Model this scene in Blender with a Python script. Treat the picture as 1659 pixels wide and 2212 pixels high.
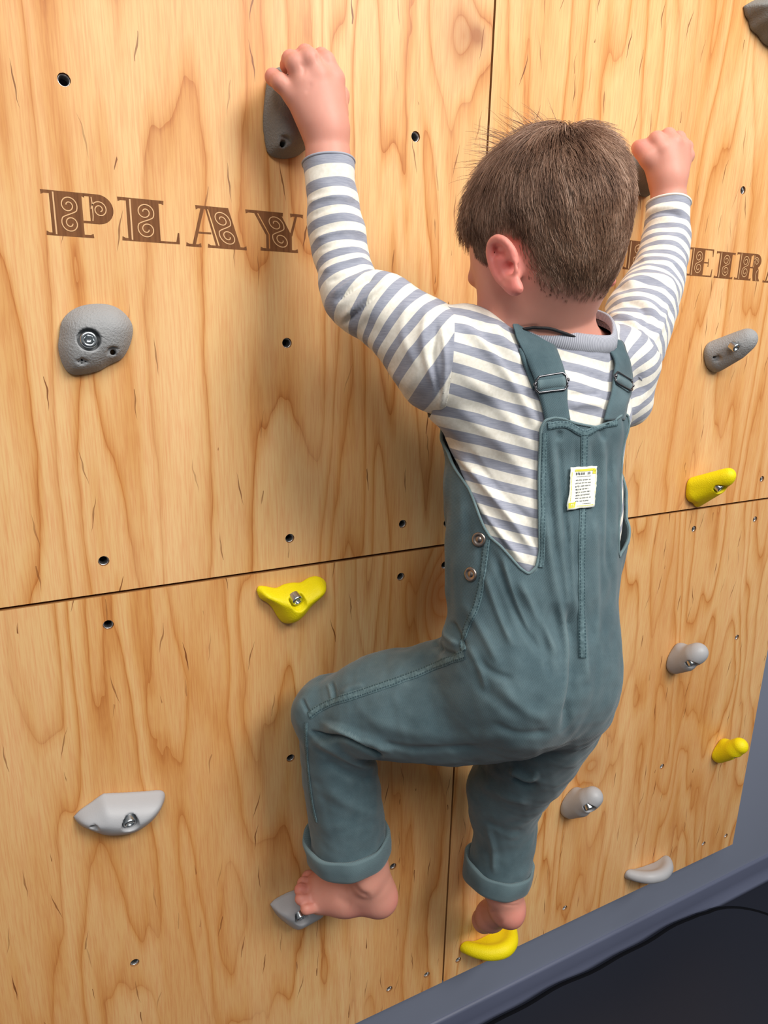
import bpy, bmesh, math, random
import numpy as np
from mathutils import Vector, Matrix
from mathutils.geometry import delaunay_2d_cdt
from mathutils.bvhtree import BVHTree

for _o in list(bpy.data.objects): bpy.data.objects.remove(_o)
scn = bpy.context.scene
COL = scn.collection
rng = np.random.default_rng(7); random.seed(7)

# ------------------------------------------------------------ camera
IW, IH, FPX = 1659., 2212., 1485.
CD = 0.82            # camera distance from the climbing wall
CZ = 1.362           # camera height above the floor
CM = np.array([[0.8903354430191224, 0.019825962128760425, 0.454873312175612],
               [0.1018597421746311, 0.9650562440577302, -0.24143537174429153],
               [-0.4437650187070411, 0.2612917469627687, 0.85720431120071]])
cam_d = bpy.data.cameras.new('camera'); cam = bpy.data.objects.new('camera', cam_d); COL.objects.link(cam)
cam_d.sensor_fit = 'VERTICAL'; cam_d.sensor_height = 36; cam_d.sensor_width = 27
cam_d.lens = 36*FPX/IH; cam_d.clip_start = 0.02; cam_d.clip_end = 50
cx, cy, cz = [Vector((r[0], -r[2], r[1])) for r in CM]
cam.matrix_world = Matrix.Translation((0, -CD, CZ)) @ Matrix((cx, cy, cz)).transposed().to_4x4()
scn.camera = cam

# ------------------------------------------------------------ world and lamps
w = bpy.data.worlds.new('room_light'); scn.world = w; w.use_nodes = True
w.node_tree.nodes['Background'].inputs[0].default_value = (0.93, 0.96, 1.0, 1)
w.node_tree.nodes['Background'].inputs[1].default_value = 0.20
def area(name, loc, target, size, sy, power, colr=(1, .97, .93)):
    d = bpy.data.lights.new(name, 'AREA'); d.shape = 'RECTANGLE'; d.size = size; d.size_y = sy
    d.energy = power; d.color = colr
    o = bpy.data.objects.new(name, d); COL.objects.link(o); o.location = loc
    o.rotation_euler = (Vector(target)-Vector(loc)).to_track_quat('-Z', 'Y').to_euler()
    return o
area('ceiling_panel_light', (1.25, -2.15, 2.95), (0.7, -0.3, .8), 1.2, 0.9, 72)
area('ceiling_panel_light', (-0.7, -2.05, 2.95), (-0.1, -0.3, .8), 1.2, 0.6, 28)
area('ceiling_panel_light', (0.55, -1.0, 2.95), (0.5, -0.6, .6), 1.2, 0.6, 14)
vs = scn.view_settings
vs.view_transform = 'Standard'; vs.look = 'None'; vs.gamma = 1; vs.use_curve_mapping = False
vs.exposure = 0.0

# ------------------------------------------------------------ helpers
def ray_of(px, py):
    c = np.array([(px-IW/2)/FPX, -(py-IH/2)/FPX, -1.])
    v = CM.T @ c
    return np.array([v[0], -v[2], v[1]])          # world direction
CAM = np.array([0, -CD, CZ])
def P(px, py, d=0.):
    """point seen at photo pixel (px,py) that stands d metres out from the climbing wall"""
    v = ray_of(px, py)
    return CAM + v*((CD-d)/v[1])
def PIX(p):
    p = np.atleast_2d(p)
    q = np.stack([p[:, 0], p[:, 2]-CZ, -(p[:, 1]+CD)], 1) @ CM.T
    return np.stack([IW/2+FPX*q[:, 0]/-q[:, 2], IH/2-FPX*q[:, 1]/-q[:, 2]], 1)
def mmpx(p):
    p = np.asarray(p); q = np.array([p[0], p[2]-CZ, -(p[1]+CD)]) @ CM.T
    return -q[2]/FPX
def W2(px, py):
    p = P(px, py); return np.array([p[0], p[2]])

def link(name, me, mat, parent=None):
    o = bpy.data.objects.new(name, me); COL.objects.link(o)
    if mat is not None:
        for m in (mat if isinstance(mat, (list, tuple)) else [mat]): me.materials.append(m)
    if parent is not None: o.parent = parent
    return o
def empty(name, loc=(0, 0, 0)):
    o = bpy.data.objects.new(name, None); COL.objects.link(o); o.location = loc; o.empty_display_size = .05
    return o
def tag(o, label=None, cat=None, group=None, kind=None):
    if label: o['label'] = label
    if cat: o['category'] = cat
    if group: o['group'] = group
    if kind: o['kind'] = kind
    return o
def mesh_np(name, V, F, smooth=True, attrs=None, matidx=None):
    me = bpy.data.meshes.new(name)
    V = np.asarray(V, np.float32)
    if isinstance(F, np.ndarray):
        k = F.shape[1]; n = len(F)
        me.vertices.add(len(V)); me.vertices.foreach_set('co', V.ravel())
        me.loops.add(n*k); me.loops.foreach_set('vertex_index', F.ravel().astype(np.int32))
        me.polygons.add(n); me.polygons.foreach_set('loop_start', np.arange(0, n*k, k, dtype=np.int32))
        me.polygons.foreach_set('loop_total', np.full(n, k, np.int32))
        me.update(calc_edges=True)
    else:
        me.from_pydata([tuple(map(float, v)) for v in V], [], F); me.update()
    if smooth: me.polygons.foreach_set('use_smooth', np.ones(len(me.polygons), bool))
    if matidx is not None: me.polygons.foreach_set('material_index', np.asarray(matidx, np.int32))
    for k, a in (attrs or {}).items():
        a = np.asarray(a, np.float32)
        if a.ndim == 1:
            at = me.attributes.new(k, 'FLOAT', 'POINT'); at.data.foreach_set('value', a)
        else:
            at = me.attributes.new(k, 'FLOAT_COLOR', 'POINT')
            at.data.foreach_set('color', np.c_[a, np.ones(len(a), np.float32)].ravel())
    me.validate()
    return me
def srgb(r, g, b):
    f = lambda c: (c/255/12.92) if c/255 <= .04045 else ((c/255+.055)/1.055)**2.4
    return (f(r), f(g), f(b), 1)

# ------------------------------------------------------------ materials
class NT:
    def __init__(s, name):
        s.m = bpy.data.materials.new(name); s.m.use_nodes = True; s.t = s.m.node_tree
        s.b = s.t.nodes['Principled BSDF']
    def n(s, typ, ins=None, **kw):
        nd = s.t.nodes.new(typ)
        for k, v in kw.items(): setattr(nd, k, v)
        for k, v in (ins or {}).items(): s.put(nd.inputs[k], v)
        return nd
    def put(s, sock, v):
        if isinstance(v, bpy.types.NodeSocket): s.t.links.new(v, sock)
        elif isinstance(v, bpy.types.Node): s.t.links.new(v.outputs[0], sock)
        else: sock.default_value = v
    def math(s, op, a, b=0., c=0.):
        nd = s.n('ShaderNodeMath', operation=op)
        for i, v in enumerate((a, b, c)): s.put(nd.inputs[i], v)
        return nd.outputs[0]
    def mix(s, fac, a, b, blend='MIX'):
        nd = s.n('ShaderNodeMix', data_type='RGBA', blend_type=blend)
        s.put(nd.inputs[0], fac); s.put(nd.inputs[6], a); s.put(nd.inputs[7], b)
        return nd.outputs[2]
    def ramp(s, fac, stops):
        nd = s.n('ShaderNodeValToRGB'); s.put(nd.inputs[0], fac)
        e = nd.color_ramp.elements
        while len(e) < len(stops): e.new(.5)
        for i, (p, c) in enumerate(stops): e[i].position = p; e[i].color = c
        return nd.outputs[0]
    def noise(s, vec, scale, detail=2., rough=.5, dist=0.):
        nd = s.n('ShaderNodeTexNoise', {'Scale': scale, 'Detail': detail, 'Roughness': rough, 'Distortion': dist})
        if vec is not None: s.put(nd.inputs['Vector'], vec)
        return nd.outputs[0]
    def bump(s, h, strength, dist=.001):
        nd = s.n('ShaderNodeBump', {'Strength': strength, 'Distance': dist, 'Height': h})
        s.put(s.b.inputs['Normal'], nd.outputs[0])
    def set(s, **kw):
        for k, v in kw.items(): s.put(s.b.inputs[k.replace('_', ' ')], v)
        return s.m

def wood(name, off, tint, knots, seedrot=0.):
    t = NT(name)
    geo = t.n('ShaderNodeNewGeometry').outputs['Position']
    mp = t.n('ShaderNodeMapping', {'Vector': geo, 'Location': off})
    sep = t.n('ShaderNodeSeparateXYZ', {0: mp.outputs[0]})
    x, z = sep.outputs[0], sep.outputs[2]
    # slow sideways wander of the whole figure
    v0 = t.n('ShaderNodeCombineXYZ', {0: t.math('MULTIPLY', x, 4.2), 1: 0., 2: t.math('MULTIPLY', z, .58)}).outputs[0]
    n0 = t.noise(v0, 1., 3.2, .52, .25)
    v1 = t.n('ShaderNodeCombineXYZ', {0: t.math('MULTIPLY', x, 26.), 1: 3.3, 2: t.math('MULTIPLY', z, 3.6)}).outputs[0]
    n1 = t.noise(v1, 1., 2., .5)
    v2 = t.n('ShaderNodeCombineXYZ', {0: t.math('MULTIPLY', x, 20.), 1: 9.3, 2: t.math('MULTIPLY', z, 22.)}).outputs[0]
    n2 = t.noise(v2, 1., 2., .5)
    f = t.math('ADD', t.math('MULTIPLY', n0, 18.), t.math('MULTIPLY', x, 7.))
    f = t.math('ADD', f, t.math('MULTIPLY', n1, .9))
    f = t.math('ADD', f, t.math('MULTIPLY', n2, .16))
    gx = t.n('ShaderNodeSeparateXYZ', {0: geo})
    kcol = None
    for (kx, kz, rx, rz, amp, dark) in knots:
        dx = t.math('DIVIDE', t.math('SUBTRACT', gx.outputs[0], kx), rx)
        dz = t.math('DIVIDE', t.math('SUBTRACT', gx.outputs[2], kz), rz)
        r = t.math('SQRT', t.math('ADD', t.math('MULTIPLY', dx, dx), t.math('MULTIPLY', dz, dz)))
        g = t.math('EXPONENT', t.math('MULTIPLY', r, -1.0))
        f = t.math('ADD', f, t.math('MULTIPLY', g, amp))
        kk = t.math('MULTIPLY', t.math('EXPONENT', t.math('MULTIPLY', t.math('MULTIPLY', r, r), -1.1)), dark)
        kcol = kk if kcol is None else t.math('ADD', kcol, kk)
    fr = t.math('FRACT', f)
    A, B, C, Dk = srgb(229, 184, 128), srgb(221, 168, 108), srgb(206, 144, 82), srgb(184, 114, 56)
    c = t.ramp(fr, [(0., C), (.07, B), (.22, A), (.5, A), (.78, B), (.95, C), (1., Dk)])
    # broad tone, second slower ring set, fibres
    v3 = t.n('ShaderNodeCombineXYZ', {0: t.math('MULTIPLY', x, 7.), 1: 5.1, 2: t.math('MULTIPLY', z, 1.1)}).outputs[0]
    n3 = t.noise(v3, 1., 3., .55)
    c = t.mix(t.math('MULTIPLY', t.ramp(n3, [(.38, (0, 0, 0, 1)), (.66, (1, 1, 1, 1))]), .55), c, srgb(214, 150, 88), 'MIX')
    v6 = t.n('ShaderNodeCombineXYZ', {0: t.math('MULTIPLY', x, 11.), 1: 15.1, 2: t.math('MULTIPLY', z, 1.6)}).outputs[0]
    n6 = t.noise(v6, 1., 3., .55)
    c = t.mix(t.math('MULTIPLY', t.ramp(n6, [(.5, (0, 0, 0, 1)), (.72, (1, 1, 1, 1))]), .6), c, srgb(238, 196, 145), 'MIX')
    v4 = t.n('ShaderNodeCombineXYZ', {0: t.math('MULTIPLY', x, 620.), 1: 1.7, 2: t.math('MULTIPLY', z, 26.)}).outputs[0]
    n4 = t.noise(v4, 1., 2., .6)
    c = t.mix(.34, c, t.ramp(n4, [(.3, (.30, .25, .2, 1)), (.6, (.62, .6, .58, 1))]), 'OVERLAY')
    # short dark flecks
    v5 = t.n('ShaderNodeCombineXYZ', {0: t.math('ADD', t.math('MULTIPLY', x, 34.), t.math('MULTIPLY', n2, .5)), 1: 0., 2: t.math('MULTIPLY', z, 17.)}).outputs[0]
    vo = t.n('ShaderNodeTexVoronoi', {'Vector': v5, 'Scale': 1., 'Randomness': 1.})
    sepc = t.n('ShaderNodeSeparateColor', {0: vo.outputs['Color']})
    on = t.math('GREATER_THAN', sepc.outputs[0], .78)
    sx = t.n('ShaderNodeSeparateXYZ', {0: t.n('ShaderNodeVectorMath', {0: v5, 1: vo.outputs['Position']}, operation='SUBTRACT').outputs[0]})
    lx = t.math('ADD', sx.outputs[0], t.math('MULTIPLY', sx.outputs[2], t.math('SUBTRACT', sepc.outputs[1], .6)))
    tick = t.math('LESS_THAN', t.math('ADD', t.math('MULTIPLY', t.math('ABSOLUTE', lx), 30.), t.math('MULTIPLY', t.math('ABSOLUTE', sx.outputs[2]), 2.7)), 1.)
    fk = t.math('MULTIPLY', t.math('MULTIPLY', on, tick), t.math('ADD', .3, t.math('MULTIPLY', sepc.outputs[2], .6)))
    c = t.mix(fk, c, srgb(112, 58, 24))
    if kcol is not None:
        c = t.mix(t.math('MINIMUM', kcol, .8), c, srgb(150, 84, 40))
    c = t.mix(1., c, tint, 'MULTIPLY')
    t.set(Base_Color=c, Roughness=.42)
    t.b.inputs['Specular IOR Level'].default_value = .35
    t.bump(n4, .05, .0005)
    t.wood_col = c
    return t.m

def plain(name, col, rough=.5, metal=0., bump=None, spec=.5):
    t = NT(name)
    if bump:
        sc, st, di = bump
        co = t.n('ShaderNodeTexCoord').outputs['Object']
        n = t.noise(co, sc, 3., .6)
        t.bump(n, st, di)
        c = t.mix(t.math('MULTIPLY', t.noise(co, sc*.12, 2.), .25), col, (col[0]*.8, col[1]*.8, col[2]*.8, 1))
        t.set(Base_Color=c)
    else: t.set(Base_Color=col)
    t.set(Roughness=rough, Metallic=metal); t.b.inputs['Specular IOR Level'].default_value = spec
    return t.m

M_grey = plain('grey_wall_paint', srgb(128, 135, 153), .55, bump=(60, .06, .001))
M_base = plain('grey_vinyl_cove', srgb(92, 98, 120), .45, bump=(40, .05, .001))
M_floor = plain('dark_floor', srgb(18, 22, 36), .6, bump=(90, .1, .001))
M_mat = plain('black_mat_vinyl', srgb(19, 23, 36), .55, bump=(220, .12, .0006))
M_edge = plain('black_mat_piping', srgb(12, 13, 18), .9, bump=(120, .1, .001), spec=.1)
M_zinc = plain('zinc_steel', (.62, .66, .68, 1), .24, 1.)
M_nut = plain('zinc_insert', (.62, .62, .62, 1), .34, .95)
M_dark = plain('shadow_gap_board', srgb(40, 30, 22), .9)
M_hgrey = plain('grey_hold_resin', srgb(158, 159, 160), .62, bump=(420, .8, .0016), spec=.3)
M_hgreyd = plain('dark_grey_hold_resin', srgb(134, 133, 129), .66, bump=(420, .8, .0016), spec=.3)
M_hlight = plain('light_grey_hold_resin', srgb(174, 175, 178), .45, bump=(500, .18, .0008), spec=.4)
M_yel = plain('yellow_hold_resin', srgb(245, 226, 8), .5, bump=(520, .6, .0012), spec=.35)
M_edgewood = plain('plywood_edge', srgb(170, 118, 68), .6, bump=(300, .2, .001))

# ------------------------------------------------------------ room shell
def box(name, x0, x1, y0, y1, z0, z1, mat, parent=None, bev=0.):
    bm = bmesh.new(); bmesh.ops.create_cube(bm, size=1.)
    for v in bm.verts:
        v.co = ((x0+x1)/2+v.co.x*(x1-x0), (y0+y1)/2+v.co.y*(y1-y0), (z0+z1)/2+v.co.z*(z1-z0))
    if bev: bmesh.ops.bevel(bm, geom=bm.edges[:], offset=bev, segments=3, affect='EDGES', profile=.6)
    me = bpy.data.meshes.new(name); bm.to_mesh(me); bm.free()
    return link(name, me, mat, parent)
WY = 0.040
tag(box('floor', -2.5, 3.5, -3.5, WY+.1, -.05, 0., M_floor), kind='structure')
tag(box('wall_back', -2.5, 3.5, WY, WY+.1, 0., 2.98, M_grey), kind='structure')
def sweep_profile(name, prof, x0, x1, mat, parent=None, n=160, wob=0.):
    V = []; F = []
    xs = np.linspace(x0, x1, n)
    m = len(prof)
    for i, x in enumerate(xs):
        for (y, z) in prof:
            q = wob*(math.sin(x*9.1)+.7*math.sin(x*23.+1)+.5*math.sin(x*41.+2))*(1 if z < .03 else .25)
            V.append((x, y-abs(q)*.6, max(z+q*(1 if 0 < z < .03 else .15), 0)))
    for i in range(n-1):
        for j in range(m-1):
            F.append((i*m+j, i*m+j+1, (i+1)*m+j+1, (i+1)*m+j))
    return link(name, mesh_np(name, V, F), mat, parent)
bb = sweep_profile('baseboard_back', [(WY, 0), (WY-.022, 0.0), (WY-.018, .006), (WY-.010, .016), (WY-.0075, .03), (WY-.0065, .058), (WY-.005, .0625), (WY, .064)], -2.5, 3.5, M_base)
tag(bb, kind='structure')

# crash mat with a rounded far corner
def make_mat():
    root = empty('crash_mat', (0.4, -0.9, 0))
    x1 = 1.47; r = .16
    out = [(-1.6, -2.4), (x1, -2.4)]
    for a in np.linspace(0, math.pi/2, 14): out.append((x1-r+r*math.cos(a), WY-.03-r+r*math.sin(a)))
    xs = np.linspace(x1-r, -1.6, 120)[1:]
    for x in xs: out.append((x, WY-.024+.002*math.sin(x*17)+.0018*math.sin(x*37+1)))
    prof = [(0, 0.0), (.0, .028), (-.003, .033), (-.009, .036)]
    n = len(out); c = np.array(out)
    nx = np.roll(c, -1, 0)-np.roll(c, 1, 0); nx /= np.linalg.norm(nx, axis=1)[:, None]
    nor = np.c_[nx[:, 1], -nx[:, 0]]
    V = []; F = []
    for (o_, z) in prof:
        for k in range(n): q = c[k]+nor[k]*o_; V.append((q[0]-.4, q[1]+.9, z))
    for j in range(len(prof)-1):
        for k in range(n): F.append((j*n+k, j*n+(k+1) % n, (j+1)*n+(k+1) % n, (j+1)*n+k))
    F.append(tuple((len(prof)-1)*n+k for k in range(n)))
    link('pad', mesh_np('pad', V, F, smooth=False), M_mat, root)
    # piping along the edge
    V = []; F = []; m = 8
    for k in range(n):
        q = c[k]-nor[k]*.012
        for j in range(m):
            a = j*2*math.pi/m; V.append((q[0]+nor[k, 0]*.005*math.cos(a)-.4, q[1]+nor[k, 1]*.005*math.cos(a)+.9, .0345+.0026*math.sin(a)))
    for k in range(n):
        for j in range(m): F.append((k*m+j, k*m+(j+1) % m, ((k+1) % n)*m+(j+1) % m, ((k+1) % n)*m+j))
    link('piping', mesh_np('piping', V, F), M_edge, root)
    tag(root, 'thin black vinyl crash mat with piped edge on the floor below the wall', 'mat')
make_mat()

# ------------------------------------------------------------ climbing wall panels
holes_px = [(138, 172), (898, 295), (620, 741), (870, 1132), (626, 1163), (224, 1212), (234, 1350), (866, 1246),
            (961, 1221), (966, 1130), (628, 1638), (849, 1872), (291, 2080), (1605, 411), (1646, 1035), (1499, 1143),
            (1631, 1122), (1592, 1377), (1430, 1656), (1520, 1823), (1568, 1806), (1220, 1962), (990, 2074), (922, 2106), (841, 2137)]
SEX = (P(1069.8, 0)[0]+P(956.4, 2118)[0])/2
RGX = (P(1583.3, 1822.6)[0]+P(1659, 1407)[0])/2
HZZ = P(800, 1201)[2]
BTZ = P(1583.3, 1824.7)[2]
PW = RGX-SEX; PH = HZZ-BTZ; LFX = SEX-PW; TPZ = HZZ+PH
HR = .0062
wall = empty('climbing_wall', (SEX, 0, BTZ))
tag(wall, 'plywood climbing wall of four maple panels behind the climbing child', 'climbing wall')
k1 = W2(955, 1281); k2 = W2(1275, 1655); k3 = W2(1003, 78); k4 = W2(1290, 1900); k5=W2(900,760)
panels = []
specs = [  # x0 x1 z0 z1 offset tint knots
    (LFX, SEX, HZZ, TPZ, (0., 0, 0.), (1.0, .985, .96, 1), [(k3[0], k3[1], .035, .05, 2.2, .5), (k3[0]+.02, k3[1]+.004, .012, .012, .5, .6)]),
    (SEX, RGX, HZZ, TPZ, (3.7, 0, 1.9), (1.05, 1.04, 1.02, 1), []),
    (LFX, SEX, BTZ, HZZ, (8.2, 0, 4.4), (.97, .955, .91, 1), [(k1[0], k1[1], .055, .08, 4.5, .75)]),
    (SEX, RGX, BTZ, HZZ, (12.9, 0, 7.3), (.99, .975, .94, 1), [(k2[0], k2[1], .045, .055, 3.0, .3)]),
]
GAP = .0016
nut_me = None
def make_nut():
    V = []; F = []; m = 24
    prof = [(.0061, .0040), (.0058, .0026), (.0053, .0024), (.0049, .0032)]
    for i in range(7): prof += [(.0047, .0045+i*.0017), (.0042, .0053+i*.0017)]
    prof.append((.0047, .0170)); prof.append((.0060, .0172))
    for (r, y) in prof:
        for j in range(m): a = 2*math.pi*j/m; V.append((r*math.cos(a), y, r*math.sin(a)))
    for i in range(len(prof)-1):
        for j in range(m): F.append((i*m+j, (i+1)*m+j, (i+1)*m+(j+1) % m, i*m+(j+1) % m))
    return mesh_np('threaded_insert', V, F)
for pi, (x0, x1, z0, z1, off, tint, knots) in enumerate(specs):
    mw = wood('maple_plywood_%d' % pi, off, tint, knots)
    a0, a1, b0, b1 = x0+GAP, x1-GAP, z0+GAP*1.2, z1-GAP*1.2
    hs = [W2(*h) for h in holes_px]; hs = [h for h in hs if a0+HR < h[0] < a1-HR and b0+HR < h[1] < b1-HR]
    pts = [(a0, b0), (a1, b0), (a1, b1), (a0, b1)]; ed = [(0, 1), (1, 2), (2, 3), (3, 0)]
    NC = 24; rings = []
    for h in hs:
        s = len(pts); rings.append(s)
        for j in range(NC): a = 2*math.pi*j/NC; pts.append((h[0]+HR*math.cos(a), h[1]+HR*math.sin(a)))
        ed += [(s+j, s+(j+1) % NC) for j in range(NC)]
    res = delaunay_2d_cdt([Vector(p) for p in pts], ed, [], 0, 1e-7)
    vv, ff = res[0], res[2]
    V = [(v.x, 0., v.y) for v in vv]; F = []
    for f in ff:
        cxy = sum((vv[i] for i in f), Vector((0, 0)))/len(f)
        if any((cxy.x-h[0])**2+(cxy.y-h[1])**2 < (HR*.97)**2 for h in hs): continue
        F.append(tuple(f))
    n0 = len(V); mi = [0]*len(F)
    # orient to -y
    FF = []
    for f in F:
        a, b, c = [Vector(V[i]) for i in f[:3]]
        FF.append(f if (b-a).cross(c-a).y < 0 else f[::-1])
    F = FF
    # hole walls and outer sides, back
    for h in hs:
        s = len(V)
        for j in range(NC):
            a = 2*math.pi*j/NC
            V += [(h[0]+HR*math.cos(a), 0, h[1]+HR*math.sin(a)), (h[0]+HR*math.cos(a), .018, h[1]+HR*math.sin(a))]
        for j in range(NC):
            k = (j+1) % NC; F.append((s+2*j, s+2*k, s+2*k+1, s+2*j+1)); mi.append(1)
    s = len(V)
    for (x, z) in pts[:4]: V += [(x, 0, z), (x, .018, z)]
    for j in range(4):
        k = (j+1) % 4; F.append((s+2*j, s+2*j+1, s+2*k+1, s+2*k)); mi.append(1)
    po = link('panel', mesh_np('panel', V, F, smooth=False, matidx=mi), [mw, M_edgewood], wall)
    po.location = -Vector(wall.location)
    po['label'] = ['upper left maple plywood panel with engraved word', 'upper right pale maple plywood panel', 'lower left maple plywood panel with brown knot', 'lower right maple plywood panel ending above grey wall'][pi]
    panels.append(po)
    for h in hs:
        if nut_me is None: nut_me = make_nut()
        o = bpy.data.objects.new('threaded_insert', nut_me); COL.objects.link(o); o.parent = po; o.location = (h[0], 0, h[1])
        if not nut_me.materials: nut_me.materials.append(M_nut)
# furring strips that carry the panels off the grey wall
for (x0, x1, z0, z1) in [(LFX+.02, RGX-.02, HZZ-.03, HZZ+.03), (SEX-.03, SEX+.03, BTZ+.03, HZZ-.03), (SEX-.03, SEX+.03, HZZ+.03, TPZ-.03)]:
    o = box('furring_strip', x0, x1, .0185, WY-.0005, z0, z1, M_dark, wall); o.location = -Vector(wall.location)
# ------------------------------------------------------------ engraved lettering
M_burn = None
def burn_mat():
    t = NT('laser_burnt_wood')
    geo = t.n('ShaderNodeNewGeometry').outputs['Position']
    mp = t.n('ShaderNodeMapping', {'Vector': geo, 'Scale': (300, 1, 14)})
    n = t.noise(mp.outputs[0], 1., 3., .6)
    t.set(Base_Color=t.ramp(n, [(.25, srgb(102, 62, 34)), (.7, srgb(134, 88, 53))]), Roughness=.7)
    t.b.inputs['Specular IOR Level'].default_value = .2
    return t.m
M_burn = burn_mat()
M_unburnt = plain('unburnt_wood_line', srgb(222, 176, 126), .5)
def spiral(cx, cy, r, a0, turns, ccw, n=46):
    pts = []
    for i in range(n):
        u = i/(n-1); rr = r*(1-u*.78); a = a0+(1 if ccw else -1)*turns*2*math.pi*u
        pts.append((cx+rr*math.cos(a), cy+rr*math.sin(a)))
    return pts
def scroll(x0, x1, sh=0.):
    """S shaped double scroll inside a thick stem between x0 and x1 (cap height 1); sh shears it"""
    w = x1-x0; xc = (x0+x1)/2; r = min(w*.40, .21)
    top = spiral(xc-.02*w, .70, r, -.15*math.pi, 1.55, True)
    bot = spiral(xc+.02*w, .30, r, .85*math.pi, 1.55, True)
    mid = []
    p0 = top[0]; p1 = bot[0]
    for i in range(14):
        u = i/13; mid.append((p0[0]+(p1[0]-p0[0])*(3*u*u-2*u**3), p0[1]+(p1[1]-p0[1])*u))
    full = top[::-1]+mid[1:-1]+bot
    return [(x+sh*(y-.5), y) for x, y in full]
def rect(x0, y0, x1, y1): return [(x0, y0), (x1, y0), (x1, y1), (x0, y1)]
def arcpts(cx, cy, rx, ry, a0, a1, n=18): return [(cx+rx*math.cos(a0+(a1-a0)*i/n), cy+ry*math.sin(a0+(a1-a0)*i/n)) for i in range(n+1)]
def ring(cx, cy, rx, ry, rx2, ry2, a0, a1, n=18):
    o = arcpts(cx, cy, rx, ry, a0, a1, n); i = arcpts(cx, cy, rx2, ry2, a0, a1, n)
    return [[o[k], o[k+1], i[k+1], i[k]] for k in range(n)]
def serif(x0, x1, top):
    return ([(x0, 1), (x1, 1), (x1-.01, .90), (x1-.07, .93), (x0+.07, .93), (x0+.01, .90)] if top else
            [(x0, 0), (x1, 0), (x1-.01, .10), (x1-.08, .065), (x0+.08, .065), (x0+.01, .10)])
H = math.pi/2
def glyph(ch):
    S = [rect(.19, .0, .265, 1.), rect(.295, 0., .93, 1.)]; L = [scroll(.30, .93)]
    if ch == 'P':
        S += [serif(0, 1.0, True), serif(.05, 1.15, False), rect(.9, .94, 1.32, 1.), rect(.9, .33, 1.32, .385)]
        S += ring(1.30, .665, .36, .335, .0, .0, -H, H) + [rect(1.1, .33, 1.31, 1.)]
        L += [spiral(1.33, .66, .20, math.pi*1.0, 1.7, False), [(1.15, .93), (1.165, .80), (1.165, .5), (1.15, .39)]]
        w = 1.66
    elif ch == 'L':
        S += [serif(0, 1.05, True), serif(.05, .6, False), rect(.6, 0, 1.38, .05), [(1.38, 0), (1.38, .27), (1.345, .27), (1.30, .05)]]; w = 1.38
    elif ch == 'I':
        S += [serif(0, 1.1, True), serif(0, 1.1, False)]; w = 1.1
    elif ch == 'E':
        S += [serif(0, .6, True), rect(.6, .95, 1.42, 1.), [(1.42, 1), (1.42, .73), (1.385, .73), (1.34, .95)], serif(0, .6, False), rect(.6, 0, 1.46, .05),
              [(1.46, 0), (1.46, .29), (1.425, .29), (1.38, .05)], rect(.9, .48, 1.2, .53), [(1.16, .36), (1.2, .36), (1.2, .66), (1.16, .66)]]; w = 1.46
    elif ch == 'D':
        S += [serif(0, .6, True), serif(0, .6, False), rect(.9, .945, 1.08, 1.), rect(.9, 0, 1.08, .055)]
        S += ring(1.05, .5, .62, .5, .28, .445, -H, H); L += [spiral(1.47, .6, .10, 0, 1.3, True), spiral(1.46, .36, .10, 2, 1.3, True)]; w = 1.67
    elif ch == 'R':
        S += [serif(0, 1.0, True), serif(0, 1.08, False), rect(.9, .945, 1.3, 1.), rect(.9, .46, 1.3, .51)]
        S += ring(1.27, .73, .34, .27, .0, .0, -H, H) + [rect(1.09, .46, 1.28, 1.)]
        S += [[(1.12, .48), (1.45, .5), (1.52, .40), (1.56, .12), (1.66, .0), (1.22, .0), (1.16, .2)]]
        L += [spiral(1.30, .73, .16, math.pi, 1.6, False), [(1.13, .94), (1.145, .85), (1.145, .6), (1.13, .5)], arcpts(1.5, .2, .15, .22, math.pi*.6, math.pi*1.4)]; w = 1.7
    elif ch == 'A':
        S = [serif(.26, .75, True), [(.40, 1), (.48, 1), (.22, .0), (.14, .0)], [(.48, 1.), (.52, 1.), (.80, 0.), (.735, 0.)], [(.55, 1), (1.06, 1), (1.36, 0), (.835, 0)],
             rect(.26, .33, .62, .375), serif(0, .37, False), serif(.52, 1.5, False)]
        L = [scroll(.66, 1.26, -.3)]; w = 1.5
    elif ch == 'Y':
        S = [serif(0, .94, True), serif(1.12, 1.46, True), [(.18, 1), (.25, 1), (.565, .42), (.565, 0), (.50, 0), (.50, .40)],
             [(.28, 1), (.86, 1), (1.16, .42), (1.16, 0), (.595, 0), (.595, .42)], [(1.26, 1), (1.32, 1), (1.17, .42), (1.10, .42)], serif(.35, 1.32, False)]
        L = [scroll(.52, 1.10, -.28)]; w = 1.46
    return S, L, w
def ribbon(pts, wd):
    p = np.array(pts); t = np.gradient(p, axis=0); t /= np.linalg.norm(t, axis=1)[:, None]+1e-9
    n = np.c_[-t[:, 1], t[:, 0]]
    return p+n*wd/2, p-n*wd/2
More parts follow.
